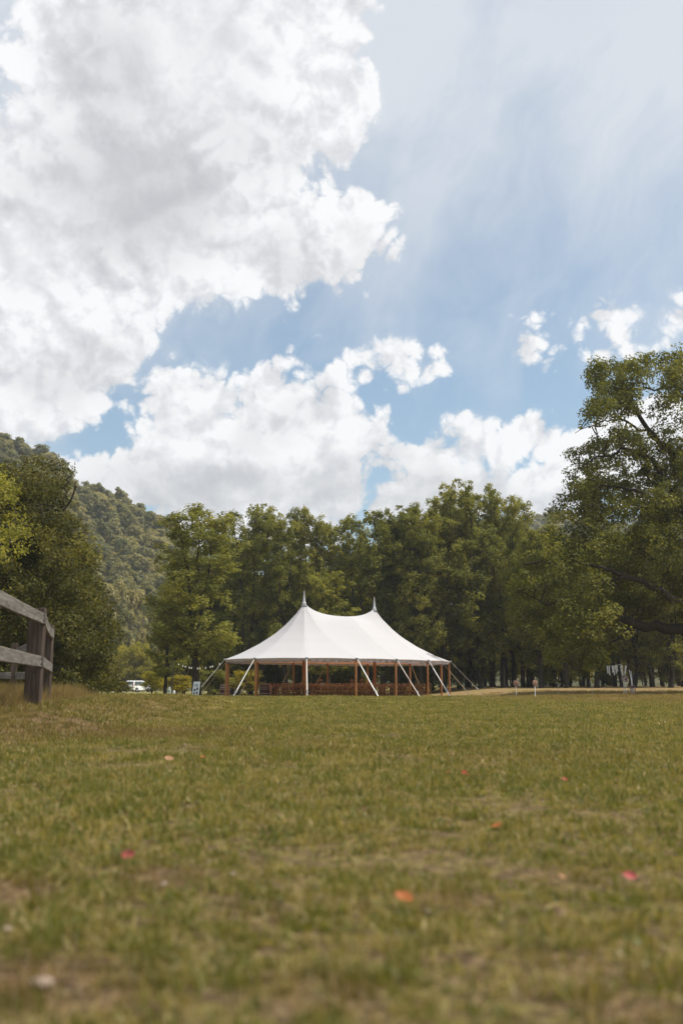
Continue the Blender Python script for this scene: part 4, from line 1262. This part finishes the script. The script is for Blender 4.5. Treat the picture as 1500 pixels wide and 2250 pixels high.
b2_ = copy_tree(b1_); p = at(494, 1512, 65.5); b2_.location = (p.x, p.y, g(p.x, p.y)); b2_.rotation_euler = (0, 0, .4); tag(b2_, 'dark wine barrel behind the pair of poles at the left corner of the tent', 'barrel', 'wine barrels at the tent')

# ------------------------------------------------------------------ sign board left of the tent
def sign_fn(b, p, o):
    t = b.n('ShaderNodeTexCoord').outputs['Object']
    n1 = b.noise(t, 3.0, 4, 0.6)
    b.put(p.inputs['Base Color'], b.ramp(n1, ((0.3, (0.52, 0.62, 0.74)), (0.7, (0.76, 0.80, 0.84)))))
M_sign = mat('sign_face', sign_fn, 0.5, 0.3)
sg_ = empty('sign_board', (0, 0, 0), 0, 'white sandwich board with dark picture squares leaning at the left of the tent', 'sign')
p = at(433, 1512, 58.5); sg_.location = (p.x, p.y, g(p.x, p.y)); sg_.rotation_euler = (0, 0, -.35); sg_.scale = (.82, .82, .86)
tilt = Matrix.Rotation(-.20, 4, 'X')
pf = MB().box((0, -.27, .56), (.52, .02, 1.1), bev=.004).build('front_panel', M_sign, sg_); 
pf.rotation_euler = (-.22, 0, .0)
for (x, z, w, h) in ((-.10, .52, .13, .16), (.10, .60, .12, .18), (-.11, .30, .12, .12), (.10, .33, .13, .14), (.0, .86, .34, .035), (.0, .79, .24, .022), (0, .15, .3, .02)):
    MB().box((x, -.284, z + .02), (w, .006, h)).build('printed_patch', M_black, pf)
MB().box((0, .30, .55), (.52, .02, 1.08), bev=.004).build('back_panel', M_black, sg_).rotation_euler = (.24, 0, 0)
MB().box((0, .01, 1.085), (.52, .05, .02)).build('hinge', M_steel, sg_)

# ------------------------------------------------------------------ festoon lights on dark posts, drinks dispenser
def post(px, D_, top_py, lab, r=.028):
    p = at(px, 1512, D_); z0 = g(p.x, p.y); zt = at(px, top_py, D_).z
    e = empty('light_post', (p.x, p.y, z0), 0, lab, 'post', 'dark posts of the festoon lights')
    MB().lathe([(r * 1.1, -.2), (r, .3), (r * .9, zt - z0), (r * .5, zt - z0 + .02)], n=8).build('shaft', M_black, e, True)
    MB().tube([(0, 0, zt - z0 - .06), (.05, 0, zt - z0 - .04), (.06, 0, zt - z0)], .008, 5).build('hook', M_black, e)
    return Vector((p.x, p.y, zt))
q0 = post(378, 62, 1450, 'tallest thin dark post, beside the glass drink dispenser')
post(438, 60.5, 1494, 'short dark post in front of the sign board', .02)
post(462, 60.5, 1502, 'shortest dark post, between the two left guy ropes', .02)
post(335, 64, 1516, 'stumpy dark peg by the yellow-green shrub left of the dispenser', .03)
q1 = Vector((float(poles[11][0]), float(poles[11][1]), EAVE - .02))
fl = empty('festoon_lights', tuple(q0), 0, 'string of small pale bulbs running from the tall dark post to the tent corner', 'string lights')
def cat_(t): return q0.lerp(q1, t) - Vector((0, 0, .42 * 4 * t * (1 - t))) + Vector((0, 0, -.02))
MB().tube([cat_(k / 24) - q0 for k in range(25)], .008, 4).build('cable', M_black, fl)
M_bulb = simple('bulb_glass', (0.85, 0.80, 0.70), 0.15, 0.6, 0.03)
bulb = MB().lathe([(.012, 0), (.014, -.03), (.038, -.07), (.042, -.10), (.025, -.135), (.004, -.145)], n=8).mesh('bulb', M_bulb, True)
for t in (.12, .20, .25, .33, .37, .49, .53, .64, .73, .77, .90):
    o = obj('bulb', bulb, fl); o.location = cat_(t) - q0
# drinks dispenser on a low crate
p = at(372, 1512, 61); z0 = g(p.x, p.y)
crate = empty('drinks_crate', (p.x + .12, p.y, z0), .1, 'low pale wooden crate carrying the glass drink dispenser', 'crate')
for s in (-1, 1):
    for k in range(2): MB().box((0, s * .14, .07 + k * .12), (.56, .018, .10)).build('slat', M_lantern, crate)
    MB().box((s * .27, 0, .13), (.018, .26, .24)).build('side_panel', M_lantern, crate)
MB().box((0, 0, .262), (.58, .30, .018)).build('lid', M_white, crate)
dsp = empty('drink_dispenser', (p.x, p.y, z0 + .272), 0, 'clear glass drink dispenser with a metal lid on the low crate', 'dispenser')
M_clear = bpy.data.materials.new('clear_glass'); M_clear.use_nodes = True
pb = M_clear.node_tree.nodes['Principled BSDF']; pb.inputs['Base Color'].default_value = (.75, .85, .85, 1); pb.inputs['Transmission Weight'].default_value = .75; pb.inputs['Roughness'].default_value = .08
MB().lathe([(.10, 0), (.125, .02), (.125, .26), (.085, .32), (.08, .34)], n=16).build('jar', M_clear, dsp, True)
MB().lathe([(.09, .34), (.095, .36), (.09, .38), (.03, .385), (.025, .41)], n=14).build('lid', M_steel, dsp, True)
MB().tube([(0, -.12, .05), (0, -.17, .05), (0, -.18, .02)], .012, 6).build('tap', M_steel, dsp)
x = p.x + .30
jg = MB().lathe([(.05, 0), (.075, .03), (.07, .12), (.045, .16), (.055, .2)], n=12).build('white_jug', M_white, None, True)
jg.location = (x, p.y, z0 + .272); tag(jg, 'small white jug right of the glass drink dispenser', 'jug')

# ------------------------------------------------------------------ parked car
def make_car():
    e = empty('parked_car', (0, 0, 0), 0, 'white estate car parked on the gravel road, seen from behind, half hidden by leaves', 'car')
    M_body = simple('white_car_paint', (0.75, 0.75, 0.74), 0.3, 0.5, 0.03)
    M_win = simple('dark_car_glass', (0.03, 0.04, 0.045), 0.1, 0.6, 0.1)
    M_tyre = simple('tyre_rubber', (0.02, 0.02, 0.02), 0.9)
    M_red = simple('red_lamp_plastic', (0.45, 0.03, 0.02), 0.3, 0.5, 0.1)
    # side outline, x forward
    pts = [(-2.25, .35), (-2.32, .60), (-2.28, .95), (-2.18, 1.05), (-1.85, 1.52), (-1.6, 1.62), (.1, 1.64), (.55, 1.55), (1.25, 1.05), (2.05, .95), (2.25, .75), (2.28, .40), (1.9, .28), (-2.0, .28)]
    ws = [.86, .90, .90, .88, .70, .66, .66, .68, .84, .84, .80, .82, .85, .85]
    V_ = [(x, -w, z) for (x, z), w in zip(pts, ws)] + [(x, w, z) for (x, z), w in zip(pts, ws)]
    n = len(pts); Fc = [tuple(range(n)), tuple(range(n, 2 * n))[::-1]] + [(i, i + n, (i + 1) % n + n, (i + 1) % n) for i in range(n)]
    bm = bmesh.new(); vv = [bm.verts.new(v) for v in V_]
    for f in Fc: bm.faces.new([vv[i] for i in f])
    bmesh.ops.recalc_face_normals(bm, faces=bm.faces); bmesh.ops.triangulate(bm, faces=[f for f in bm.faces if len(f.verts) > 4])
    me = bpy.data.meshes.new('body'); bm.to_mesh(me); bm.free(); me.materials.append(M_body)
    bo = obj('body', me, e)
    MB().add([(-2.195, -.74, 1.10), (-2.195, .74, 1.10), (-1.90, .62, 1.49), (-1.90, -.62, 1.49)], [(0, 1, 2, 3)]).build('rear_window', M_win, e).location = (-.03, 0, .015)
    for s in (-1, 1):
        for x0, x1, y0 in ((-1.95, -1.05, 0), (-.95, -.02, 0), (.06, 1.0, 0)):
            tx0, tx1 = x0 + (.22 if x0 < -1.5 else .02), x1 - (.42 if x1 > .9 else .02)
            MB().add([(x0, s * .895, 1.07), (x1, s * .885, 1.07), (tx1, s * .705, 1.50), (tx0, s * .705, 1.50)], [(0, 1, 2, 3)]).build('side_window', M_win, e)
        MB().box((-2.24, s * .78, .98), (.14, .16, .26), bev=.02).build('tail_lamp', M_red, e)
        for x in (-1.45, 1.42):
            w = MB().tube([(x, s * .74, .33), (x, s * .93, .33)], .33, 18).build('wheel', M_tyre, e)
            MB().tube([(x, s * .90, .33), (x, s * .945, .33)], .19, 12).build('rim', M_steel, w)
        MB().tube([(-1.6, s * .6, 1.66), (.2, s * .6, 1.68)], .02, 5).build('roof_rail', M_black, e)
        MB().box((.85, s * .98, 1.08), (.10, .16, .12), bev=.02).build('wing_mirror', M_body, e)
    MB().box((-2.33, 0, .50), (.12, 1.7, .22), bev=.03).build('bumper', M_body, e)
    MB().box((-2.33, 0, .80), (.02, .5, .12)).build('number_plate', M_white, e)
    return e
car = make_car(); p = at(303, 1512, 146); car.location = (p.x, p.y, g(p.x, p.y) + .05); car.rotation_euler = (0, 0, math.radians(66)); 

# ------------------------------------------------------------------ ceremony things on the right
M_hay = simple('dried_flowers', (0.30, 0.17, 0.12), 0.9, 0.1, 0.35, 20.0)
M_hay2 = simple('pinkish_wicker', (0.26, 0.165, 0.125), 0.9, 0.1, 0.3, 20.0)
M_brown = simple('brown_base', (0.10, 0.05, 0.03), 0.8)
def make_fan():
    e = empty('wicker_fan_stake')
    MB().lathe([(.16, 0), (.16, .03), (.05, .045)], n=16).build('base', M_brown, e)
    MB().beam((.01, 0, .03), (-.015, 0, .52), .03, .02, up=(0, 1, 0)).build('stake', M_white, e)
    # two rounded lobes with a woven, ragged rim
    r_ = np.random.default_rng(4); m = MB()
    for sx in (-1, 1):
        n = 14; V_ = []
        for q in range(4):
            for k in range(n):
                a = 2 * PI * k / n; rr = (.02, .05, .09, .105 + .02 * (k % 2))[q]
                V_.append((sx * .055 + rr * math.cos(a) * .95, (.035, .03, .012, 0)[q] * -1, .66 + rr * 1.25 * math.sin(a)))
        for q in range(4):
            for k in range(n): V_.append((V_[q * n + k][0], .035 - .008 * q, V_[q * n + k][2]))
        Fq = []
        for off in (0, 4 * n):
            for q in range(3):
                for k in range(n): Fq.append((off + q * n + k, off + q * n + (k + 1) % n, off + (q + 1) * n + (k + 1) % n, off + (q + 1) * n + k))
            Fq.append(tuple(off + k for k in range(n)))
        for k in range(n): Fq.append((3 * n + k, 3 * n + (k + 1) % n, 7 * n + (k + 1) % n, 7 * n + k))
        MB().add(V_, Fq).build('wicker_lobe', M_hay2, e)
    MB().beam((0, -.04, .56), (0, -.03, .76), .03, .02, up=(0, 1, 0)).build('spine', M_hay, e)
    return e
fa = make_fan(); p = at(1134, 1531.5, 46.0); p.z = g(p.x, p.y); fa.location = p; fa.scale = (.84, .9, .94)
tag(fa, 'left of the two round wicker fans on pale stakes beside the tent', 'ornament', 'wicker fans on stakes')
fb = copy_tree(fa); p = at(1175, 1534.0, 44.5); p.z = g(p.x, p.y); fb.location = p; fb.rotation_euler = (0, .03, .5); tag(fb, 'right of the two round wicker fans on pale stakes beside the tent', 'ornament', 'wicker fans on stakes')
def make_hook(h):
    e = empty('shepherd_hook')
    MB().tube([(0, 0, -.1), (0, 0, h - .06), (-.01, 0, h - .015), (-.05, 0, h), (-.09, 0, h - .02), (-.10, 0, h - .07)], .011, 6).build('rod', M_white, e, True)
    MB().tube([(-.06, 0, .02), (.06, 0, .02)], .009, 5).build('foot_spike', M_white, e)
    return e
for px, py, pt, lab in ((1179, 1516, 1499, 'shepherd hook just right of the wicker fans'), (1226, 1524, 1499, 'middle one of the three thin white shepherd hooks'), (1300, 1524, 1496, 'right-hand thin white shepherd hook nearest the flower stands')):
    p = on_ground(px, py); h = at(px, pt, p.y).z - p.z
    k = make_hook(h); k.location = p; tag(k, lab, 'hook', 'thin white shepherd hooks')

M_fl_w = simple('white_petals', (0.70, 0.66, 0.66), 0.7, 0.2, 0.1)
M_fl_m = simple('maroon_petals', (0.14, 0.03, 0.05), 0.7, 0.2, 0.3)
M_fl_p = simple('mauve_petals', (0.42, 0.28, 0.36), 0.7, 0.2, 0.2)
def flower_ball(e, c, r, seed, n=34):
    r_ = np.random.default_rng(seed)
    for k in range(n):
        d = r_.normal(size=3); d /= np.linalg.norm(d); q = np.array(c) + d * r * np.array([1, .7, 1.1]) * r_.uniform(.4, 1)
        m = MB(); s = r_.uniform(.035, .06)
        u = Vector(d).orthogonal().normalized(); w = Vector(d).cross(u)
        V_ = [Vector(q)]
        for a in range(10):
            an_ = 2 * PI * a / 10; rr = s * (1 if a % 2 else .6)
            V_.append(Vector(q) + (u * math.cos(an_) + w * math.sin(an_)) * rr + Vector(d) * s * .45)
        m.add(V_, [(0, a + 1, (a + 1) % 10 + 1) for a in range(10)]).build('flower', (M_fl_w, M_fl_m, M_fl_p)[int(r_.integers(0, 3))], e)
def ribbon(a, b_, w, mt, parent, seed=0):
    V_, n = [], 7; a = Vector(a); b_ = Vector(b_); r_ = random.Random(seed)
    for k in range(n):
        q = a.lerp(b_, k / (n - 1)) + Vector((r_.uniform(-1, 1) * .012 * (k > 0), r_.uniform(-1, 1) * .02, 0)); ww = w * (1 - .35 * k / n)
        V_ += [q - Vector((ww / 2, 0, 0)), q + Vector((ww / 2, 0, .01))]
    return MB().add(V_, [(2 * k, 2 * k + 1, 2 * k + 3, 2 * k + 2) for k in range(n - 1)]).build('ribbon', mt, parent)
pa = on_ground(1372, 1524); DA = pa.y
fs1 = empty('flower_stand', pa, 0, 'taller flower stand: pale poles in a V with a maroon and white bouquet', 'flower stand', 'flower stands under the great tree')
def la(px, py, dy=0.0): return at(px, py, DA + dy) - pa
for (a, b_) in (((1370, 1526), (1369, 1490)), ((1375, 1526), (1372, 1488)), ((1369, 1488), (1363, 1459)), ((1371, 1488), (1375, 1463)), ((1367, 1488), (1361, 1463))):
    MB().tube([la(*a), la(*b_, .1)], .018, 6).build('pole', M_white, fs1)
flower_ball(fs1, la(1371, 1492, -.1), .19, 5, 46)
ribbon(la(1365, 1462), la(1366, 1482), .07, M_white, fs1, 3); ribbon(la(1374, 1462), la(1371, 1480), .06, M_white, fs1, 4)
pb_ = on_ground(1389, 1524.5); DB = pb_.y
fs2 = empty('flower_stand', pb_, 0, 'shorter flower stand: a leaning pale pole with a white and mauve bouquet at its foot', 'flower stand', 'flower stands under the great tree')
def lb(px, py, dy=0.0): return at(px, py, DB + dy) - pb_
MB().tube([lb(1388, 1526), lb(1386, 1495), lb(1381, 1472)], .02, 6).build('pole', M_white, fs2)
MB().tube([lb(1390, 1520), lb(1385, 1474)], .014, 6).build('pole', M_white, fs2)
flower_ball(fs2, lb(1389, 1513, -.1), .2, 6, 46)
# ribbons on a cord strung beside the stands
ca, cb_ = at(1330, 1463, DA + .4), at(1362, 1460, DA + .2)
hg = empty('ribbon_garland', tuple(ca), 0, 'white ribbons hanging from a cord left of the taller flower stand', 'garland')
MB().tube([Vector((0, 0, 0)), (cb_ - ca) * .5 - Vector((0, 0, .04)), cb_ - ca], .010, 5).build('cord', M_white, hg)
for k, (px, py) in enumerate(((1333, 1480), (1337, 1484), (1344, 1478), (1347, 1484), (1351, 1480), (1354, 1476))):
    t = (px - 1330) / 32.0; s = (cb_ - ca) * t - Vector((0, 0, .03)); ribbon(s, at(px + 1.5, py, DA + .3) - ca, .075, M_white, hg, k)
up_a = at(1330, 1372, DA + .4) - ca; up_b = at(1362, 1368, DA + .3) - ca
MB().tube([Vector((0, 0, 0)), up_a], .006, 4).build('hanging_line', M_rope, hg); MB().tube([cb_ - ca, up_b], .006, 4).build('hanging_line', M_rope, hg)

# ------------------------------------------------------------------ timber fences on the left
M_fence = wood_mat('weathered_timber', (0.065, 0.058, 0.050), (0.155, 0.142, 0.128), (0.27, 0.255, 0.235), 1.0, 0.9, axis=0, lichen=(0.20, 0.165, 0.055), spec=0.15)
M_fpost = wood_mat('weathered_post', (0.035, 0.025, 0.019), (0.075, 0.055, 0.043), (0.13, 0.105, 0.086), 0.8, 0.9, axis=2, spec=0.15)
def board(a, b_, h, t, parent, sag=0.0, name='rail', m=None):
    """a rail whose long edge runs from a to b_; object space has X along the grain"""
    a = Vector(a); b_ = Vector(b_); d = b_ - a; Ln = d.length
    V_, n = [], 9; r_ = random.Random(int(Ln * 1000) % 997)
    for k in range(n):
        x = Ln * k / (n - 1); s = -sag * 4 * (k / (n - 1)) * (1 - k / (n - 1)); j = r_.uniform(-.003, .003); c_ = .008
        for (yy, zz) in ((-t / 2 + c_, h / 2), (t / 2 - c_, h / 2), (t / 2, h / 2 - c_), (t / 2, -h / 2 + c_), (t / 2 - c_, -h / 2), (-t / 2 + c_, -h / 2), (-t / 2, -h / 2 + c_), (-t / 2, h / 2 - c_)):
            V_.append((x, yy, zz + s + j))
    Fq = [(k * 8 + q, k * 8 + (q + 1) % 8, (k + 1) * 8 + (q + 1) % 8, (k + 1) * 8 + q) for k in range(n - 1) for q in range(8)]
    Fq += [tuple(range(8))[::-1], tuple((n - 1) * 8 + q for q in range(8))]
    o = MB().add(V_, Fq).build(name, m or M_fence, parent)
    X = d.normalized(); Y = Vector((0, 0, 1)).cross(X).normalized(); Z = X.cross(Y)
    Mx = Matrix((X, Y, Z)).transposed().to_4x4(); Mx.translation = a
    o.matrix_local = Mx
    return o
def fpost(x, y, top, w, d_, parent, rz=0.0, lean=(0, 0)):
    z0 = g(x, y) - .35
    m = MB().box((0, 0, (top - z0) / 2), (w, d_, top - z0), bev=.010)
    for k, v in enumerate(m.v):
        f_ = v[2] / (top - z0); m.v[k] = (v[0] + lean[0] * f_, v[1] + lean[1] * f_, v[2] + (0.02 * v[0] / w if f_ > .5 else 0))
    o = m.build('post', M_fpost, parent); o.location = (x, y, z0); o.rotation_euler = (0, 0, rz); return o
fe = empty('timber_fence', (0, 0, 0), 0, 'weathered grey two-rail timber fence with stout posts at the left edge', 'fence')
pA = at(72, 1512, 14.1); pB = at(98, 1512, 17.9)
zA = at(79, 1336, 14.0).z; zB = at(110, 1374, 17.9).z
fpost(pA.x, 14.12, zA, .215, .20, fe, .10, (.015, 0)); fpost(pB.x, 17.95, zB, .19, .17, fe, .1)
A1 = Vector((pA.x + .128, 13.95, at(94, 1359, 14).z)); N1 = Vector((at(0, 1400, 10).x + .01, 10.0, at(0, 1319, 10).z))
dirn = (N1 - A1).normalized(); E1 = A1 + dirn * 5.4
board(E1, A1, .152, .045, fe)
A2 = Vector((pA.x + .125, 13.95, at(90, 1454, 14).z)); N2 = Vector((at(0, 1400, 10).x, 10.0, at(0, 1436, 10).z))
E2 = A2 + (N2 - A2).normalized() * 5.4
board(E2, A2, .150, .045, fe)
fpost(E1.x - .12, E1.y + .05, zA - .25, .2, .2, fe, .1)
B1 = Vector((pB.x + .105, 17.9, at(110, 1393, 17.9).z)); B2 = Vector((pB.x + .105, 17.9, at(109, 1468, 17.9).z))
board(A1 + Vector((.01, .06, .0)), B1, .15, .045, fe, .05); board(A2 + Vector((.01, .06, 0)), B2, .15, .045, fe)
for e_, nrm in ((A1, Vector((.04, 0, 0))), (A2, Vector((.04, 0, 0))), (B1, Vector((.04, 0, 0))), (B2, Vector((.04, 0, 0)))):
    for q in (-1, 1):
        MB().tube([e_ - dirn * -.09 + Vector((-.02, 0, q * .035)), e_ + dirn * .09 + nrm * .9 + Vector((0, 0, q * .035))], .010, 6).build('bolt', M_black, fe)
pC = at(28, 1512, 25)
fpost(pC.x, 25, at(28, 1414, 25).z, .17, .17, fe, .3)
board(Vector((pB.x - .02, 18.1, at(110, 1398, 18).z - .03)), Vector((pC.x + .1, 24.9, at(36, 1432, 25).z)), .17, .05, fe)
board(Vector((pB.x - .02, 18.1, at(110, 1484, 18).z)), Vector((pC.x + .1, 24.9, at(36, 1485, 25).z)), .16, .05, fe)
board(Vector((pC.x - .02, 24.9, at(28, 1485, 25).z)), Vector((pC.x - 4.2, 24.0, at(28, 1485, 25).z + .02)), .16, .05, fe)
board(Vector((pC.x - .02, 24.9, at(28, 1440, 25).z)), Vector((pC.x - 4.2, 24.0, at(28, 1440, 25).z + .02)), .16, .05, fe)
fpost(pC.x - 4.2, 24.1, at(28, 1414, 25).z, .17, .17, fe)

# ------------------------------------------------------------------ fallen leaves and stones on the lawn
M_l = {'red': simple('red_leaf', (0.36, 0.045, 0.035), 0.6, 0.3, 0.3, 60), 'pink': simple('pink_leaf', (0.46, 0.09, 0.085), 0.6, 0.3, 0.25, 60), 'orange': simple('orange_leaf', (0.36, 0.11, 0.03), 0.6, 0.3, 0.3, 60),
       'tan': simple('tan_leaf', (0.34, 0.19, 0.10), 0.7, 0.2, 0.3, 60), 'brown': simple('brown_leaf', (0.09, 0.035, 0.02), 0.7, 0.2, 0.3, 60), 'pale': simple('pale_stone', (0.30, 0.23, 0.18), 0.9, 0.1, 0.25, 40)}
def leaf_mesh(L_, W_, curl, mt):
    V_, n = [], 9
    for k in range(n):
        t = k / (n - 1); w = W_ * .5 * math.sin(PI * t) ** .75 * (1 + .06 * (-1) ** k)
        x = L_ * (t - .5); z = curl * (2 * t - 1) ** 2
        V_ += [(x, -w, z + abs(w) * .45), (x, 0, z), (x, w, z + abs(w) * .45)]
    return MB().add(V_, [(3 * k + q, 3 * k + q + 1, 3 * k + q + 4, 3 * k + q + 3) for k in range(n - 1) for q in range(2)]).mesh('fallen_leaf', mt, True)
for px, py, wpx, c_, tl, lab in (
        (372, 1668, 26, 'tan', .5, 'curled tan leaf lying on the lawn, left and below the tent'),
        (447, 1664, 14, 'orange', .5, 'small orange leaf just right of the curled tan leaf'),
        (984, 1699, 20, 'orange', .6, 'orange leaf touching the bright red leaf on the lawn right of centre'),
        (1019, 1699, 22, 'red', 1.1, 'bright red leaf standing upright beside an orange leaf'),
        (282, 1878, 32, 'pink', 1.2, 'large pinkish red leaf standing in the grass at lower left'),
        (888, 1972, 46, 'orange', .6, 'large blurred orange leaf low in the foreground'),
        (1383, 1924, 32, 'pink', 1.0, 'pink leaf in the grass near the right edge'),
        (1092, 1815, 28, 'orange', .5, 'orange leaf on the lawn above the pink leaf on the right'),
        (1240, 1713, 16, 'red', .5, 'faint reddish leaf on the lawn towards the right edge'),
        (800, 1777, 14, 'brown', .5, 'small dark brown leaf at the middle of the lawn'),
        (1354, 1713, 12, 'brown', .5, 'dark brown leaf right of the faint reddish leaf'),
        (1233, 1927, 22, 'tan', .6, 'pale tan leaf left of the pink leaf'),
        (906, 1868, 12, 'brown', .4, 'tiny brown leaf between the orange leaf and the centre of the lawn'),
        (1142, 1574, 8, 'brown', .4, 'tiny dark leaf on the far lawn below the wicker fans')):
    p = on_ground(px, py, lift=.022); s = wpx / F * p.y * 0.85
    o = obj('fallen_leaf', leaf_mesh(s * 1.15, s * .62, s * .12, M_l[c_])); o.location = p
    o.rotation_euler = (tl, .25 * math.sin(px), (px * 1.3) % 1.2 - .5)
    tag(o, lab, 'leaf', 'fallen leaves on the lawn')
for px, py, wpx, lab in ((18, 2042, 40, 'pale stone at the left edge of the foreground'), (92, 2160, 70, 'flat brownish stone at the lower left corner'), (360, 1942, 26, 'pale pebble below the large pinkish red leaf'),
                         (512, 1920, 22, 'grey pebble right of the pale pebble, under the centre left lawn'), (940, 2003, 26, 'pale pebble right of the large orange leaf'), (405, 1636, 12, 'small pale stone on the brown patch of lawn')):
    p = on_ground(px, py, lift=.012); s = wpx / F * p.y * .7
    bm = bmesh.new(); bmesh.ops.create_icosphere(bm, subdivisions=2, radius=.5)
    for v in bm.verts:
        k = 1 + .35 * mn.noise(v.co * 2.1 + Vector((px, py, 0))); v.co = Vector((v.co.x * s * k, v.co.y * s * .8 * k, v.co.z * s * .45 * k))
    for f in bm.faces: f.smooth = True
    me = bpy.data.meshes.new('stone'); bm.to_mesh(me); bm.free(); me.materials.append(M_l['pale'])
    o = obj('stone', me); o.location = p; tag(o, lab, 'stone', 'stones in the lawn')
# ------------------------------------------------------------------ grass
def tuft(seed, n, h, w, spread, lean=0.5, m=None):
    r_ = np.random.default_rng(seed); V_, F_, T_ = [], [], []
    for k in range(n):
        a = r_.uniform(0, 2 * PI); rr = spread * math.sqrt(r_.uniform(0, 1)); bx, by = rr * math.cos(a), rr * math.sin(a)
        az = r_.uniform(0, 2 * PI); le = abs(r_.normal()) * lean; H = h * r_.uniform(.45, 1.15); W_ = w * r_.uniform(.6, 1.3)
        dx, dy = math.cos(az), math.sin(az); fx, fy = -dy, dx
        ph = r_.uniform(0, PI); fx, fy = math.cos(ph), math.sin(ph)
        pts = []
        for (t, ww) in ((0, 1), (.45, .9), (.8, .55), (1.0, 0.08)):
            l_ = le * H * t ** 1.6
            z = H * t * (1 - .28 * min(1.4, le) * t)
            for s in (-1, 1): pts.append((bx + dx * l_ + s * fx * W_ * ww / 2, by + dy * l_ + s * fy * W_ * ww / 2, z))
        b0 = len(V_); V_ += pts
        for q in range(3): F_.append((b0 + 2 * q, b0 + 2 * q + 1, b0 + 2 * q + 3, b0 + 2 * q + 2))
        T_ += [r_.uniform(0, .45)] * 3
    return mesh_np('tuft', np.array(V_), np.array(F_), 4, m or M_grass, False, T_)
near = [tuft(300 + i, 26, .050, .0040, .055, .75) for i in range(5)] + [tuft(320 + i, 15, .035, .0085, .05, 1.3) for i in range(3)]
litter = [tuft(330 + i, 8, .022, .016, .07, 2.2) for i in range(3)]
mid = [tuft(340 + i, 30, .055, .0075, .12, .7) for i in range(4)]
farp = [tuft(360 + i, 30, .062, .016, .30, .6) for i in range(3)]
long_ = [tuft(380 + i, 34, .42, .0065, .13, .45, M_drygrass) for i in range(4)]
rg = np.random.default_rng(77)
def scatter(y0, y1, dens, margin=1.2):
    """points over the part of the lawn before the camera, thinning with distance"""
    out = []
    n = int(dens * 0.5 * (y0 + y1) * (y1 - y0) * 2 * .36 * 1.15) 
    y = np.sqrt(rg.uniform(y0 ** 2, y1 ** 2, n)); x = rg.uniform(-1, 1, n) * (y * .37 + margin)
    return x, y
X, Y, I, SC = [], [], [], []
for (y0, y1, dens, ids, s) in ((1.15, 3.4, 900, (0, 11), 1.0), (3.4, 7, 420, (0, 11), 1.15), (7, 13, 170, (9, 15), 1.0), (13, 24, 65, (11, 15), 1.3), (24, 40, 24, (15, 18), 1.0), (40, 66, 10, (15, 18), 1.3)):
    x, y = scatter(y0, y1, dens)
    # worn patches carry less grass
    w = np.array([mn.noise(Vector((a * 1.1, b_ * 1.1, 3.3))) + .6 * mn.noise(Vector((a * 3.1, b_ * 3.1, 7.7))) for a, b_ in zip(x, y)])
    keep = (w > -.42) | (rg.random(len(x)) < .35)
    for (px, py, r_, am) in TURF_SPOTS:
        d = ray(px, py); t = HC / -d.z
        keep &= ~((np.hypot(x - d.x * t, (y - d.y * t) * .8) < r_ * .75) & (rg.random(len(x)) < am * .6) & (y < 7))
    keep &= ~((x > 4) & (y > 50) & (rg.random(len(x)) < .8))
    x, y, w = x[keep], y[keep], w[keep]
    X.append(x); Y.append(y); I.append(rg.integers(ids[0], ids[1], len(x))); SC.append(s * (0.85 + .35 * np.clip(w, -.6, .6)) * rg.uniform(.7, 1.2, len(x)))
X, Y, I, SC = map(np.concatenate, (X, Y, I, SC)); n = len(X)
pts = np.stack([X, Y, gz(X, Y) - .003], 1)
rot = np.stack([rg.normal(size=n) * .08, rg.normal(size=n) * .08, rg.uniform(0, 6.28, n)], 1)
instancer('lawn_grass', pts, rot, np.stack([SC] * 3, 1), I, near + litter + mid + farp, label='short mown grass with straw-coloured blades covering the whole lawn', cat='grass')
# long dry grass round the fence
n = 2600
y = rg.uniform(9.5, 27, n); x = -3.75 - .20 * (y - 10) + rg.normal(size=n) * .5 - rg.uniform(0, 1, n) ** 1.5 * 3.4
k = (x > -12) & (x < -3.15 - .16 * (y - 10)); x, y = x[k], y[k]
s = np.clip(rg.uniform(.35, .95, len(x)) * np.clip((-x - 3.0 - .16 * (y - 10)) * .9, .3, 1.0), .2, 1)
instancer('long_grass', np.stack([x, y, gz(x, y) - .01], 1), np.stack([rg.normal(size=len(x)) * .1, rg.normal(size=len(x)) * .1, rg.uniform(0, 6.28, len(x))], 1),
          np.stack([s] * 3, 1), rg.integers(0, 4, len(x)), long_, label='long dry brownish grass growing round the fence posts', cat='grass')

# ------------------------------------------------------------------ the air
hz = MB().box((0, 0, 75), (2760, 2760, 160)).mesh('haze')
m = bpy.data.materials.new('haze'); m.use_nodes = True; nt = m.node_tree; nt.nodes.clear()
pv = nt.nodes.new('ShaderNodeVolumePrincipled'); pv.inputs['Color'].default_value = (0.82, 0.90, 1.0, 1); pv.inputs['Density'].default_value = 0.00028
pv.inputs['Anisotropy'].default_value = 0.2
o = nt.nodes.new('ShaderNodeOutputMaterial'); nt.links.new(pv.outputs[0], o.inputs['Volume'])
hz.materials.append(m)
tag(obj('haze', hz), kind='stuff')
